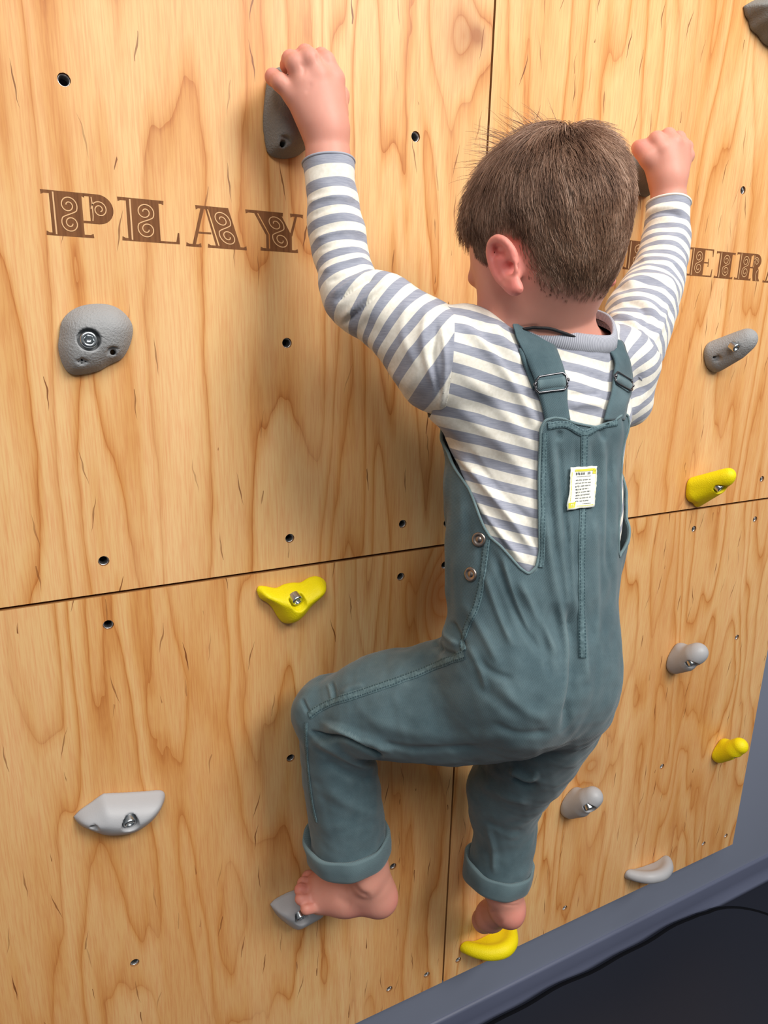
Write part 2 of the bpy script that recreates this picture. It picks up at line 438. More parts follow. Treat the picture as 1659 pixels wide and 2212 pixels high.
def letter(ch, x, z, h, wid, panel, label):
    S, L, w = glyph(ch); V = []; F = []; mi = []
    sx = wid/w; dep = -.00012
    k = 0
    for poly in S:
        s = len(V); a = sum(poly[i][0]*poly[(i+1) % len(poly)][1]-poly[(i+1) % len(poly)][0]*poly[i][1] for i in range(len(poly)))
        pl = poly if a > 0 else poly[::-1]
        # each piece a hair proud of the one before, so that overlaps never flicker
        V += [(x+q[0]*sx, dep-k*.000004, z+q[1]*h) for q in pl]
        F.append(tuple(range(s, s+len(pl)))); mi.append(0); k += 1
    for ln in L:
        a, b = ribbon(ln, .024); s = len(V)
        V += [(x+q[0]*sx, dep-.0003, z+q[1]*h) for q in a]+[(x+q[0]*sx, dep-.0003, z+q[1]*h) for q in b]
        n = len(a)
        for i in range(n-1): F.append((s+i, s+n+i, s+n+i+1, s+i+1)); mi.append(1)
    if ch not in 'AY':   # light line between the thin and the thick stroke
        s = len(V); V += [(x+q[0]*sx, dep-.0003, z+q[1]*h) for q in rect(.262, .03, .298, .97)]; F.append((s, s+1, s+2, s+3)); mi.append(1)
    o = link('engraved_letter', mesh_np('engraved_letter', V, F, smooth=False, matidx=mi), [M_burn, M_unburnt], panel)
    o['label'] = label
    return o
for ch, (l, r, top, bot) in zip('PLAY', [((88), 246, 408, 510), (253, 386, 424, 521), (397, 532, 440, 534), (528, 655, 451, 541)]):
    pl = W2(l+3, (top+bot)/2); pr = W2(r, (top+bot)/2+10)
    zt = W2((l+r)/2, top+(8 if ch == 'P' else 7))[1]; zb = W2((l+r)/2, bot+2)[1]
    letter(ch, pl[0], zb, zt-zb, pr[0]-pl[0], panels[0], 'scroll-filled capital letter %s burnt into the wood' % ch)
for ch, (l, r, top, bot) in zip('LDEIRA', [(1344, 1419, 518, 584), (1421, 1480, 526, 590), (1484, 1541, 533, 597), (1544, 1586, 541, 602), (1588, 1646, 544, 606), (1650, 1702, 551, 612)]):
    pl = W2(l+1, (top+bot)/2); pr = W2(r, (top+bot)/2)
    zt = W2((l+r)/2, top+3)[1]; zb = W2((l+r)/2, bot)[1]
    letter(ch, pl[0], zb, zt-zb, pr[0]-pl[0], panels[1], 'scroll-filled capital letter %s burnt into the pale wood' % ch)

# ------------------------------------------------------------ implicit surfaces
def unit(v): v = np.asarray(v, float); return v/(np.linalg.norm(v)+1e-12)
class Cone:
    def __init__(s, a, b, ra, rb, k=None):
        s.a = np.asarray(a, np.float32); s.b = np.asarray(b, np.float32); s.ra = ra; s.rb = rb; s.k = k
        R = max(ra, rb); s.lo = np.minimum(s.a, s.b)-R; s.hi = np.maximum(s.a, s.b)+R
    def __call__(s, p):
        ab = s.b-s.a; L = float(ab @ ab)+1e-12
        q = p-s.a; t = np.clip(q @ ab/L, 0, 1)
        return np.linalg.norm(q-t[:, None]*ab, axis=1)-(s.ra+(s.rb-s.ra)*t)
class Ell:
    def __init__(s, c, r, R=None, k=None):
        s.c = np.asarray(c, np.float32); s.r = np.asarray(r, np.float32); s.R = np.eye(3, dtype=np.float32) if R is None else np.asarray(R, np.float32); s.k = k
        e = np.sqrt(((s.R*s.r[:, None])**2).sum(0)); s.lo = s.c-e; s.hi = s.c+e       # rows of R are axes
    def __call__(s, p):
        q = (p-s.c) @ s.R.T
        k0 = np.linalg.norm(q/s.r, axis=1); k1 = np.linalg.norm(q/(s.r*s.r), axis=1)+1e-9
        return k0*(k0-1)/k1
def crom(A, n):
    A = np.asarray(A, float); m = len(A)
    if m < 3: return np.array([A[0]+(A[-1]-A[0])*i/n for i in range(n+1)])
    E = np.vstack([2*A[0]-A[1], A, 2*A[-1]-A[-2]]); out = []
    for i in range(m-1):
        p0, p1, p2, p3 = E[i:i+4]
        for j in range(n):
            t = j/n
            out.append(.5*((2*p1)+(-p0+p2)*t+(2*p0-5*p1+4*p2-p3)*t*t+(-p0+3*p1-3*p2+p3)*t**3))
    out.append(A[-1]); return np.array(out)
class Sweep:
    """tube of elliptic sections: stations (pos, ra, rb), lateral axis lat; ra along lat, rb across"""
    def __init__(s, st, lat=None, n=5, k=None, capa=True, capb=True):
        pos = np.array([q[0] for q in st]); rr = np.array([[q[1], q[2]] for q in st]); s.k = k
        X = crom(np.c_[pos, rr], n).astype(np.float32); s.c = X[:, :3]; s.r = np.maximum(X[:, 3:], .002)
        T = np.gradient(s.c, axis=0); T /= np.linalg.norm(T, axis=1)[:, None]
        if lat is None: lat = np.cross(T[0], [.3, .8, .5])
        lat = np.asarray(lat, np.float32)
        if lat.ndim == 1: lat = np.repeat(lat[None], len(T), 0)
        U = lat-(lat*T).sum(1)[:, None]*T; U /= np.linalg.norm(U, axis=1)[:, None]
        s.T, s.U, s.V = T, U, np.cross(T, U)
        R = s.r.max(1)[:, None]; s.lo = (s.c-R).min(0); s.hi = (s.c+R).max(0)
    def near(s, p):
        best = np.full(len(p), 1e9, np.float32); idx = np.zeros(len(p), np.int32); tt = np.zeros(len(p), np.float32)
        for i in range(len(s.c)-1):
            a = s.c[i]; ab = s.c[i+1]-a; L = float(ab @ ab)+1e-12
            q = p-a; t = np.clip(q @ ab/L, 0, 1); d = ((q-t[:, None]*ab)**2).sum(1)
            m = d < best; best[m] = d[m]; idx[m] = i; tt[m] = t[m]
        return idx, tt
    def __call__(s, p):
        p = p.astype(np.float32); i, t = s.near(p); t1 = t[:, None]
        c = s.c[i]*(1-t1)+s.c[i+1]*t1; r = s.r[i]*(1-t1)+s.r[i+1]*t1
        U = s.U[i]*(1-t1)+s.U[i+1]*t1; V = s.V[i]*(1-t1)+s.V[i+1]*t1; T = s.T[i]*(1-t1)+s.T[i+1]*t1
        q = p-c; x = (q*U).sum(1); y = (q*V).sum(1); z = (q*T).sum(1)
        rm = np.minimum(r[:, 0], r[:, 1])
        k0 = np.sqrt((x/r[:, 0])**2+(y/r[:, 1])**2+(z/rm)**2); k1 = np.sqrt((x/r[:, 0]**2)**2+(y/r[:, 1]**2)**2+(z/rm**2)**2)+1e-9
        return k0*(k0-1)/k1
    def param(s, p, soft=.022):
        i, t = s.near(p.astype(np.float32)); cl = np.r_[0, np.cumsum(np.linalg.norm(np.diff(s.c, axis=0), axis=1))]
        t1 = t[:, None]; c = s.c[i]*(1-t1)+s.c[i+1]*t1; q = p-c
        ang = np.arctan2((q*s.V[i]).sum(1), (q*s.U[i]).sum(1))
        W_ = np.zeros(len(p)); A_ = np.zeros(len(p)); dm = (q*q).sum(1)
        for j in range(len(s.c)-1):
            ab = s.c[j+1]-s.c[j]; r = p-s.c[j]; tj = np.clip(r @ ab/(ab @ ab), 0, 1); dj = ((r-tj[:, None]*ab)**2).sum(1)
            wj = np.exp(-(dj-dm)/soft**2); W_ += wj; A_ += wj*(cl[j]+(cl[j+1]-cl[j])*tj)
        return A_/W_, ang, cl[-1]
def smin(a, b, k):
    h = np.maximum(k-np.abs(a-b), 0)/k
    return np.minimum(a, b)-h*h*k*.25
class Field:
    def __init__(s, prims, k=.01, subs=(), post=None):
        s.pr = prims; s.k = k; s.subs = subs; s.post = post
    def bbox(s, pad):
        return np.min([q.lo for q in s.pr], 0)-pad, np.max([q.hi for q in s.pr], 0)+pad
    def eval_blocks(s, cen, half, P_):
        """cen (nb,3) block centres, P_ (nb,m,3) sample points"""
        nb, m = P_.shape[:2]; f = np.full((nb, m), .06, np.float32)
        def run(pr, comb):
            pad = half+.034
            sel = np.all((cen > pr.lo-pad) & (cen < pr.hi+pad), axis=1)
            if not sel.any(): return
            idx = np.nonzero(sel)[0]
            for c0 in range(0, len(idx), 6000):
                ii = idx[c0:c0+6000]; pp = P_[ii].reshape(-1, 3)
                f[ii] = comb(f[ii], pr(pp).reshape(len(ii), m).astype(np.float32), pr.k or s.k)
        for pr in s.pr: run(pr, smin)
        for pr in s.subs: run(pr, lambda a, b, k: -smin(-a, b, k))
        if s.post is not None:
            f = np.concatenate([s.post(P_[c:c+6000].reshape(-1, 3), f[c:c+6000].ravel()).reshape(-1, m) for c in range(0, nb, 6000)]).astype(np.float32)
        return f
def mesh_field(F, h, B=6, pad=.01, actm=1.35):
    lo, hi = F.bbox(pad); H = B*h
    N = np.ceil((hi-lo)/H).astype(int)+1
    g = np.stack(np.meshgrid(*[np.arange(n) for n in N], indexing='ij'), -1).reshape(-1, 3)
    cen = (lo+(g+.5)*H).astype(np.float32)
    val = F.eval_blocks(cen, H, cen[:, None, :])[:, 0]
    act = np.abs(val) < H*actm
    g = g[act]; cen = cen[act]; nb = len(g)
    off = np.stack(np.meshgrid(*[np.arange(B+1)]*3, indexing='ij'), -1).reshape(-1, 3)
    pts = (lo+(g[:, None, :]*B+off[None])*h).astype(np.float32)
    f = F.eval_blocks(cen, H, pts).reshape(nb, B+1, B+1, B+1)
    f[f == 0] = 1e-7
    ins = f < 0
    cor = [(i, j, k) for i in (0, 1) for j in (0, 1) for k in (0, 1)]
    cnt = sum(ins[:, i:B+i, j:B+j, k:B+k].astype(np.int8) for i, j, k in cor)
    cell = (cnt > 0) & (cnt < 8)
    b, ci, cj, ck = np.nonzero(cell)
    c8 = {c: f[b, ci+c[0], cj+c[1], ck+c[2]] for c in cor}
    acc = np.zeros((len(b), 3)); num = np.zeros(len(b))
    for a in cor:
        for ax in range(3):
            if a[ax]: continue
            e = list(a); e[ax] = 1; e = tuple(e)
            va, vb = c8[a], c8[e]; m = (va < 0) != (vb < 0)
            t = np.where(m, va/np.where(m, va-vb, 1), 0)
            q = np.tile(np.array(a, float), (len(b), 1)); q[:, ax] = t
            acc[m] += q[m]; num[m] += 1
    gi = g[b]*B+np.stack([ci, cj, ck], 1)
    V = lo+(gi+acc/num[:, None])*h
    S = N*B+3
    key = lambda q: (q[:, 0].astype(np.int64)*S[1]+q[:, 1])*S[2]+q[:, 2]
    kk = key(gi); order = np.argsort(kk); ks = kk[order]
    faces = []
    for ax in range(3):
        sl1 = [slice(0, B)]*3; sl2 = [slice(0, B)]*3; sl2[ax] = slice(1, B+1)
        A_ = ins[(slice(None), *sl1)]; B_ = ins[(slice(None), *sl2)]
        bb_, i, j, k = np.nonzero(A_ != B_)
        e = g[bb_]*B+np.stack([i, j, k], 1); flip = A_[bb_, i, j, k]
        u, v = (ax+1) % 3, (ax+2) % 3
        quad = []
        ok = np.ones(len(e), bool)
        for du, dv in ((-1, -1), (0, -1), (0, 0), (-1, 0)):
            q = e.copy(); q[:, u] += du; q[:, v] += dv
            kq = key(q); pos = np.clip(np.searchsorted(ks, kq), 0, len(ks)-1)
            ok &= ks[pos] == kq; quad.append(order[pos])
        Q = np.stack(quad, 1); fl = ~flip
        Q[fl] = Q[fl][:, ::-1]
        faces.append(Q[ok])
    return V, np.concatenate(faces)
def normals(V, F):
    n = np.zeros_like(V)
    if F.shape[1] == 4: fn = np.cross(V[F[:, 2]]-V[F[:, 0]], V[F[:, 3]]-V[F[:, 1]])
    else: fn = np.cross(V[F[:, 1]]-V[F[:, 0]], V[F[:, 2]]-V[F[:, 0]])
    for k in range(F.shape[1]): np.add.at(n, F[:, k], fn)
    return n/(np.linalg.norm(n, axis=1)[:, None]+1e-12)
def smooth(V, F, it=2, lam=.5, mask=None):
    E = np.concatenate([F[:, [i, (i+1) % F.shape[1]]] for i in range(F.shape[1])]); E = np.r_[E, E[:, ::-1]]
    deg = np.bincount(E[:, 0], minlength=len(V))[:, None]+1e-9
    for _ in range(it):
        s = np.stack([np.bincount(E[:, 0], V[E[:, 1], k], len(V)) for k in range(3)], 1)
        d = (s/deg-V)*lam
        V = V+(d if mask is None else d*mask[:, None])
    return V

# ------------------------------------------------------------ climbing holds
class Cut:      # everything behind the wall face
    k = .0015
    lo = np.array([-9, -9, -9.]); hi = np.array([9, 9, 9.])
    def __call__(s, p): return -(p[:, 1]+.0002)
class Cyl:
    def __init__(s, c, ax, r, l0, l1, k=.0015):
        s.c = np.asarray(c, np.float32); s.ax = unit(ax).astype(np.float32); s.r = r; s.l0 = l0; s.l1 = l1; s.k = k
        R = max(r, abs(l0), abs(l1))*1.5; s.lo = s.c-R; s.hi = s.c+R
    def __call__(s, p):
        q = p-s.c; t = q @ s.ax; rad = np.linalg.norm(q-t[:, None]*s.ax, axis=1)
        return np.maximum(rad-s.r, np.maximum(s.l0-t, t-s.l1))
class Dome:
    """resin blob over a 2-d outline on the wall: outline in photo pixels, height field from the edge inward"""
    k = .003
    def __init__(s, outline, h, edge, d0=0., tilt=(0, 0), power=.5, dent=()):
        o = np.array([P(x, y, d0)[[0, 2]] for x, y in outline]); o = crom(np.vstack([o, o[:1]]), 5)[:-1]
        s.o = o; s.h = h; s.e = edge; s.c = o.mean(0); s.tilt = tilt; s.p = power; s.dent = dent
        s.lo = np.array([o[:, 0].min(), -h*1.8, o[:, 1].min()]); s.hi = np.array([o[:, 0].max(), .002, o[:, 1].max()])
    def sd2(s, q):
        n = len(s.o); d = np.full(len(q), 1e9); sg = np.zeros(len(q), bool)
        for i in range(n):
            a = s.o[i]; b = s.o[(i+1) % n]; e = b-a; wv = q-a
            t = np.clip(wv @ e/(e @ e+1e-15), 0, 1); r = wv-t[:, None]*e; d = np.minimum(d, (r*r).sum(1))
            c1 = (a[1] > q[:, 1]) != (b[1] > q[:, 1])
            if abs(e[1]) > 1e-12: sg ^= c1 & (q[:, 0] < e[0]*(q[:, 1]-a[1])/e[1]+a[0])
        return np.where(sg, -1, 1)*np.sqrt(d)
    def grid(s):
        g = .0009; m = .012; s.g = g; s.g0 = s.o.min(0)-m
        nx, nz = (np.ceil((s.o.max(0)+m-s.g0)/g)).astype(int)+1
        X, Z = np.meshgrid(np.arange(nx), np.arange(nz), indexing='ij')
        q = s.g0+np.stack([X.ravel(), Z.ravel()], 1)*g; sd = s.sd2(q)
        H = s.h*(1-(1-np.clip(-sd/s.e, 0, 1))**2)**s.p
        H = H*(1+(q[:, 0]-s.c[0])*s.tilt[0]+(q[:, 1]-s.c[1])*s.tilt[1])
        H = H.reshape(nx, nz)
        for _ in range(s.blur):
            Hp = np.pad(H, 1, mode='edge'); H = (Hp[:-2, 1:-1]+Hp[2:, 1:-1]+Hp[1:-1, :-2]+Hp[1:-1, 2:]+2*H)/6
        s.SD = sd.reshape(nx, nz); s.HH = H
    blur = 26
    def __call__(s, p):
        if not hasattr(s, 'SD'): s.grid()
        u = (p[:, [0, 2]]-s.g0)/s.g; n = np.array(s.SD.shape)-2
        i = np.clip(np.floor(u), 0, n).astype(int); t = np.clip(u-i, 0, 1)
        def bil(A): 
            x, z = i[:, 0], i[:, 1]; a, b = t[:, 0], t[:, 1]
            return A[x, z]*(1-a)*(1-b)+A[x+1, z]*a*(1-b)+A[x, z+1]*(1-a)*b+A[x+1, z+1]*a*b
        far = np.linalg.norm(u-np.clip(u, 0, n+1), axis=1)*s.g
        return np.maximum(bil(s.SD)+far, (-p[:, 1]-bil(s.HH))*.6)
def bolt(parent, pos, ax, r=.0080):
    prof = [(0, -.006), (.0042, -.006), (.0044, -.0005), (.0048, .0003), (.0066, .0003), (.0078, -.0008), (.0080, -.002), (.0080, -.012)]
    m = 24; V = []; F = []
    a = unit(ax); u = unit(np.cross(a, [.2, .1, 1])); v = np.cross(a, u)
    for i, (rr, t) in enumerate(prof):
        for j in range(m):
            an = 2*math.pi*j/m
            if i in (1, 2): s6 = math.cos(math.pi/6)/math.cos((an % (math.pi/3))-math.pi/6)*.99   # hexagon socket
            else: s6 = 1.
            rq = rr*s6*r/.008
            V.append(np.asarray(pos)+a*t*r/.008+u*rq*math.cos(an)+v*rq*math.sin(an))
    for i in range(len(prof)-1):
        for j in range(m): F.append((i*m+j, (i+1)*m+j, (i+1)*m+(j+1) % m, i*m+(j+1) % m))
    o = link('bolt', mesh_np('bolt', V, F, smooth=False), M_zinc, parent)
    o.data.polygons.foreach_set('use_smooth', [True]*len(o.data.polygons)); 
    o['label'] = 'shiny socket head bolt'
    return o
def hold(prims, mat, label, bolts=(), screws=(), h=.0013, k=.006, extra_sub=(), group='bolt-on climbing holds'):
    subs = [Cut()]
    base_f = Field(prims, k)
    def onto(pos, ax):       # slide the spot along its axis onto the resin surface
        t = np.linspace(.03, -.03, 121); q = (np.asarray(pos)+t[:, None]*unit(ax)).astype(np.float32)
        f = base_f.eval_blocks(q, .002, q[:, None, :])[:, 0]; i = np.nonzero(f < 0)[0]
        return q[i[0]].astype(float) if len(i) else np.asarray(pos)
    bolts = [(onto(b[0], b[1]), *b[1:]) for b in bolts]; screws = [(onto(b[0], b[1]), *b[1:]) for b in screws]
    for (pos, ax, r, dep) in bolts: subs.append(Cyl(pos, ax, r*1.30, -dep, .06))
    for (pos, ax, r) in screws: subs.append(Cyl(pos, ax, r, -.022, .03)); subs.append(Cyl(np.asarray(pos), ax, r*2.1, -.0012, .03, .002))
    subs += list(extra_sub)
    V, F = mesh_field(Field(prims, k, subs), h, actm=2.)
    V = smooth(V, F, 1, .4)
    base = np.array([V[:, 0].mean(), 0, V[:, 2].mean()])
    root = empty('climbing_hold', base)
    link('body', mesh_np('hold_body', V-base, F), mat, root)
    for (pos, ax, r, dep) in bolts:
        bolt(root, np.asarray(pos)-unit(ax)*(dep-.009)-base, ax, r)
    tag(root, label, 'climbing hold', group)
    return root
NY = np.array([0, -1., 0])
# big grey round hold on the left
sc = 220/1659.
A_ = [(100+x*sc, 630+y*sc) for x, y in [(215, 700), (250, 500), (370, 340), (560, 235), (800, 195), (1000, 205), (1180, 270), (1330, 400), (1415, 560), (1410, 740), (1350, 930), (1240, 1100), (1050, 1190), (880, 1290), (650, 1350), (450, 1360), (330, 1290), (240, 1120), (195, 900)]]
hold([Dome(A_, .030, .030, .008, (0, 3.), .6)], M_hgrey, 'big rounded grey climbing hold left of the child below the engraved word', [(P(193, 734, .030), NY, .0088, .0110)], [(P(246, 762, .026), NY, .0030), (P(178, 778, .026), NY, .0011), (P(170, 782, .026), NY, .0009), (P(186, 782, .026), NY, .0009), (P(178, 786, .026), NY, .0009)], k=.003)
# pear shaped hold under the left hand
B_ = [(572, 215), (580, 165), (600, 146), (640, 148), (668, 165), (690, 190), (700, 240), (690, 290), (668, 315), (640, 338), (606, 342), (580, 330), (571, 290), (569, 255)]
hold([Dome(B_, .037, .026, .004, (0, 2.), .6)], M_hgreyd, 'dark grey pear-shaped climbing hold gripped by the left hand', [], [(P(619, 305, .034), NY, .0033)], k=.003)
# yellow hold, lower left
sc = 200/1659.
C_ = [(530+x*sc, 1220+y*sc) for x, y in [(215, 480), (250, 405), (350, 395), (560, 430), (700, 370), (860, 335), (1010, 330), (1150, 250), (1280, 218), (1400, 260), (1460, 350), (1420, 480), (1320, 600), (1180, 720), (1060, 880), (930, 1000), (800, 1060), (680, 1045), (590, 950), (500, 800), (400, 690), (270, 610)]]
hold([Dome(C_, .036, .030, .006, (1.5, 1.), .6)], M_yel, 'yellow three-horned climbing hold below the panel seam left of the child', [(P(647, 1303, .032), unit((.25, -1, -.45)), .0078, .0125)], [], k=.003)
# light grey wing hold, bottom left
sc = 240/1659.
D_ = [(140+x*sc, 1690+y*sc) for x, y in [(135, 560), (230, 460), (400, 340), (560, 225), (650, 205), (900, 195), (1200, 175), (1440, 160), (1505, 215), (1480, 340), (1380, 500), (1230, 640), (1050, 750), (850, 800), (600, 810), (400, 750), (230, 670)]]
hold([Dome(D_, .034, .034, .008, (2., 4.), .62)], M_hlight, 'light grey wing-shaped climbing hold at the bottom left', [(P(280, 1774, .026), unit((.05, -1, -.5)), .0078, .0125)], [(P(199, 1778, .016), unit((0, -1, -.3)), .003)], k=.003)
# grey foot hold under the left foot
E_ = [(587, 1962), (600, 1950), (630, 1935), (660, 1928), (690, 1932), (705, 1950), (700, 1968), (675, 1984), (650, 1998), (632, 2006), (618, 1998), (600, 1982)]
hold([Dome(E_, .036, .026, .010, (0, 2.), .6)], M_hlight, 'light grey climbing hold under the toes of the left foot', [(P(651, 1983, .033), unit((.2, -1, -.55)), .0076, .0115)], [], k=.003)
# horned holds on the right, built as blobs
def H(px, py, d, r): return (P(px, py, d), r)
def chain(L, k=None): return [Cone(L[i][0], L[i+1][0], L[i][1], L[i+1][1], k) for i in range(len(L)-1)]
def fan(tip, bases, k=None):
    """wedge: cones from several base spots on the wall to points near the tip"""
    return [Cone(P(*bs[:3]), P(*tp[:3]), bs[3], tp[3], k) for bs, tp in zip(bases, tip)]
hold(fan([(1612, 733, .046, .0175), (1600, 745, .040, .0170), (1590, 758, .032, .0150)], [(1538, 758, .004, .016), (1545, 772, .004, .022), (1548, 786, .002, .013)], .010), M_hgrey,
     'grey oblong climbing hold at the right edge beside the lettering', [(P(1594, 754, .054), unit((.1, -1, -.55)), .0075, .0115)], [(P(1556, 780, .028), unit((0, -1, -.5)), .003)], k=.01)
hold(fan([(1574, 1025, .054, .0110), (1566, 1036, .048, .0125), (1552, 1054, .036, .0100)], [(1494, 1043, .003, .009), (1500, 1062, .003, .020), (1507, 1086, .002, .008)], .014), M_yel,
     'yellow fin-shaped climbing hold just above the seam on the right', [(P(1557, 1056, .047), unit((.3, -1, -.6)), .0075, .0115)], k=.014)
hold(fan([(1508, 1409, .046, .0180), (1496, 1418, .040, .0180), (1484, 1432, .028, .0150)], [(1458, 1420, .003, .012), (1456, 1432, .003, .019), (1456, 1442, .002, .010)], .010) + [Cone(P(1456, 1420, .002), P(1471, 1404, .010), .012, .0135, .012)], M_hlight,
     'pale grey two-lobed climbing hold on the right lower panel', [(P(1495, 1434, .047), unit((.1, -1, -.9)), .0075, .0115)], k=.01)
hold(fan([(1598, 1611, .044, .0165), (1584, 1622, .034, .0150)], [(1550, 1628, .003, .016), (1552, 1636, .002, .011)], .010) + [Cone(P(1553, 1628, .003), P(1567, 1609, .012), .012, .0130, .010)], M_yel,
     'small yellow two-lobed climbing hold near the right panel edge', [(P(1588, 1633, .040), unit((.1, -1, -1.2)), .007, .0115)], k=.01)
hold(fan([(1281, 1721, .044, .0180), (1268, 1732, .038, .0180), (1256, 1745, .026, .0150)], [(1230, 1733, .003, .014), (1228, 1745, .003, .018), (1230, 1755, .002, .009)], .010) + [Cone(P(1228, 1735, .002), P(1247, 1716, .010), .011, .0120, .012)], M_hlight,
     'pale grey rounded climbing hold right of the hanging leg', [(P(1272, 1742, .049), unit((.0, -1, -.75)), .0078, .0115)], k=.01)
def lip(pts, mat, label, drop):
    L = crom(np.array([np.r_[P(x, y, d), r] for x, y, d, r in pts]), 4)
    B = [Cone(L[i, :3], L[i+1, :3], L[i, 3], L[i+1, 3], .004) for i in range(len(L)-1)]
    for q in L:      # the scooped shelf between the rim and the wall
        b = q[:3].copy(); b[1] = 0; b[2] -= drop*(.25+.75*min(1, -q[1]/.03)); B.append(Cone(q[:3]-np.array([0, 0, .003]), b, q[3]*.75, .0065, .010))
    return hold(B, mat, label, [], [], k=.008)
lip([(1357, 1886, .003, .0055), (1380, 1892, .018, .0075), (1405, 1894, .032, .0085), (1430, 1888, .036, .0090), (1442, 1874, .026, .0090), (1441, 1857, .008, .0070)], M_hlight,
    'white-grey crescent climbing hold at the bottom edge on the right', .014)
lip([(1003, 2043, .003, .0060), (1028, 2052, .020, .0085), (1058, 2057, .036, .0095), (1088, 2051, .044, .0100), (1104, 2034, .034, .0100), (1106, 2008, .010, .0075)], M_yel,
    'yellow crescent climbing hold below the right foot', .016)
M_ = [(1609, 12), (1630, 0), (1660, -14), (1700, -20), (1730, 20), (1720, 80), (1690, 108), (1655, 95), (1640, 76), (1625, 62), (1620, 44), (1613, 32)]
hold([Dome(M_, .045, .030, .004, (1., 2.), .6)], M_hgreyd, 'dark grey angular climbing hold cut by the top right corner', [], [(P(1641, 41, .030), NY, .0035)], k=.003)
N_ = [(1364, 345), (1378, 326), (1402, 322), (1420, 345), (1418, 385), (1404, 420), (1388, 424), (1370, 408), (1362, 380)]
hold([Dome(N_, .040, .026, .004, (0, 1.), .6)], M_hgreyd, 'dark grey climbing hold gripped by the right hand', [], [], k=.003)
hold(chain([H(1318, 1180, .006, .022), H(1338, 1165, .03, .017)]) + [Ell(P(1318, 1182, .0), (.028, .014, .024))], M_hlight, 'pale grey climbing hold mostly hidden behind the overalls', [], [])
# ------------------------------------------------------------ the climbing child
def cloth_noise(V, seed, wl, amp, stretch=(1, 1, 1)):
    r = np.random.default_rng(seed); out = np.zeros(len(V))
    for i in range(14):
        d = unit(r.normal(size=3)*np.array(stretch)); f = 2*math.pi/(wl*r.uniform(.6, 1.6))
        out += np.sin(V @ d*f+r.uniform(0, 6.28)+1.2*np.sin(V @ unit(r.normal(size=3))*f*.5+r.uniform(0, 6.28)))
    return out/math.sqrt(14)*amp
def seg_dist(Q, poly):
    d = np.full(len(Q), 1e9); tt = np.zeros(len(Q)); poly = np.asarray(poly, float)
    L = np.r_[0, np.cumsum(np.linalg.norm(np.diff(poly, axis=0), axis=1))]
    for i in range(len(poly)-1):
        a, b = poly[i], poly[i+1]; e = b-a; q = Q-a; t = np.clip(q @ e/(e @ e), 0, 1)
        dd = np.linalg.norm(q-t[:, None]*e, axis=1); m = dd < d; d[m] = dd[m]; tt[m] = (L[i]+t[m]*(L[i+1]-L[i]))/L[-1]
    return d, tt
def folds(V, N, lst):
    """push the surface in or out along drawn fold lines (photo pixels, only where the cloth faces the viewer)"""
    Q = PIX(V); vd = V-CAM; vd /= np.linalg.norm(vd, axis=1)[:, None]
    face = np.clip(-(vd*N).sum(1)*2.2+.15, 0, 1); out = np.zeros(len(V))
    for pts, wpx, amp in lst:
        c = crom(np.array(pts, float), 6); lo = c.min(0)-3*wpx; hi = c.max(0)+3*wpx
        m = np.all((Q > lo) & (Q < hi), axis=1) & (face > 0)
        if not m.any(): continue
        d, t = seg_dist(Q[m], c); taper = np.clip(np.minimum(t, 1-t)*6, 0, 1)
        out[m] += amp*np.exp(-(d/wpx)**2)*taper*face[m]
    return V+N*out[:, None]
def inpoly(Q, poly):
    r = np.zeros(len(Q), bool); n = len(poly)
    for i in range(n):
        a, b = poly[i], poly[(i+1) % n]
        c = (a[1] > Q[:, 1]) != (b[1] > Q[:, 1])
        if abs(b[1]-a[1]) > 1e-12: r ^= c & (Q[:, 0] < (b[0]-a[0])*(Q[:, 1]-a[1])/(b[1]-a[1])+a[0])
    return r
def sdpoly(Q, poly):
    d, _ = seg_dist(Q, list(poly)+[poly[0]])
    return np.where(inpoly(Q, poly), -d, d)
def tri(F): return np.r_[F[:, [0, 1, 2]], F[:, [0, 2, 3]]] if F.shape[1] == 4 else F
def clip_mesh(V, T, f, attrs=()):
    """keep f>0; returns V,T,boundary edges, attrs"""
    s = f > 0; cnt = s[T].sum(1)
    keep = T[cnt == 3]; newT = [keep]; VV = [V]; AT = [[a] for a in attrs]; nv = len(V)
    cache = {}; pts = []; at = [[] for _ in attrs]; bd = []
    def cutp(i, j):
        nonlocal nv
        k = (min(i, j), max(i, j))
        if k not in cache:
            t = f[i]/(f[i]-f[j]); pts.append(V[i]*(1-t)+V[j]*t)
            for q, a in zip(at, attrs): q.append(a[i]*(1-t)+a[j]*t)
            cache[k] = nv; nv += 1
        return cache[k]
    ex = []
    for tr in T[(cnt > 0) & (cnt < 3)]:
        ss = s[tr]
        if ss.sum() == 1:
            k = int(np.argmax(ss)); a, b, c = tr[k], tr[(k+1) % 3], tr[(k+2) % 3]
            p, q = cutp(a, b), cutp(a, c); ex.append((a, p, q)); bd.append((p, q))
        else:
            k = int(np.argmin(ss)); a, b, c = tr[k], tr[(k+1) % 3], tr[(k+2) % 3]
            p, q = cutp(a, b), cutp(a, c); ex += [(p, b, c), (p, c, q)]; bd.append((q, p))
    V2 = np.vstack([V]+([np.array(pts)] if pts else [])); T2 = np.vstack([keep]+([np.array(ex)] if ex else []))
    A2 = [np.r_[a, np.array(q)] if len(q) else a for a, q in zip(attrs, at)]
    used = np.unique(T2); mp = -np.ones(len(V2), int); mp[used] = np.arange(len(used))
    return V2[used], mp[T2], [(mp[a], mp[b]) for a, b in bd], [a[used] for a in A2]
def loops(bd):
    nx = {}
    for a, b in bd: nx[a] = b
    out = []; seen = set()
    for a in list(nx):
        if a in seen: continue
        L = [a]; seen.add(a)
        while L[-1] in nx and nx[L[-1]] not in seen: L.append(nx[L[-1]]); seen.add(L[-1])
        if len(L) > 8: out.append(L)
    return out
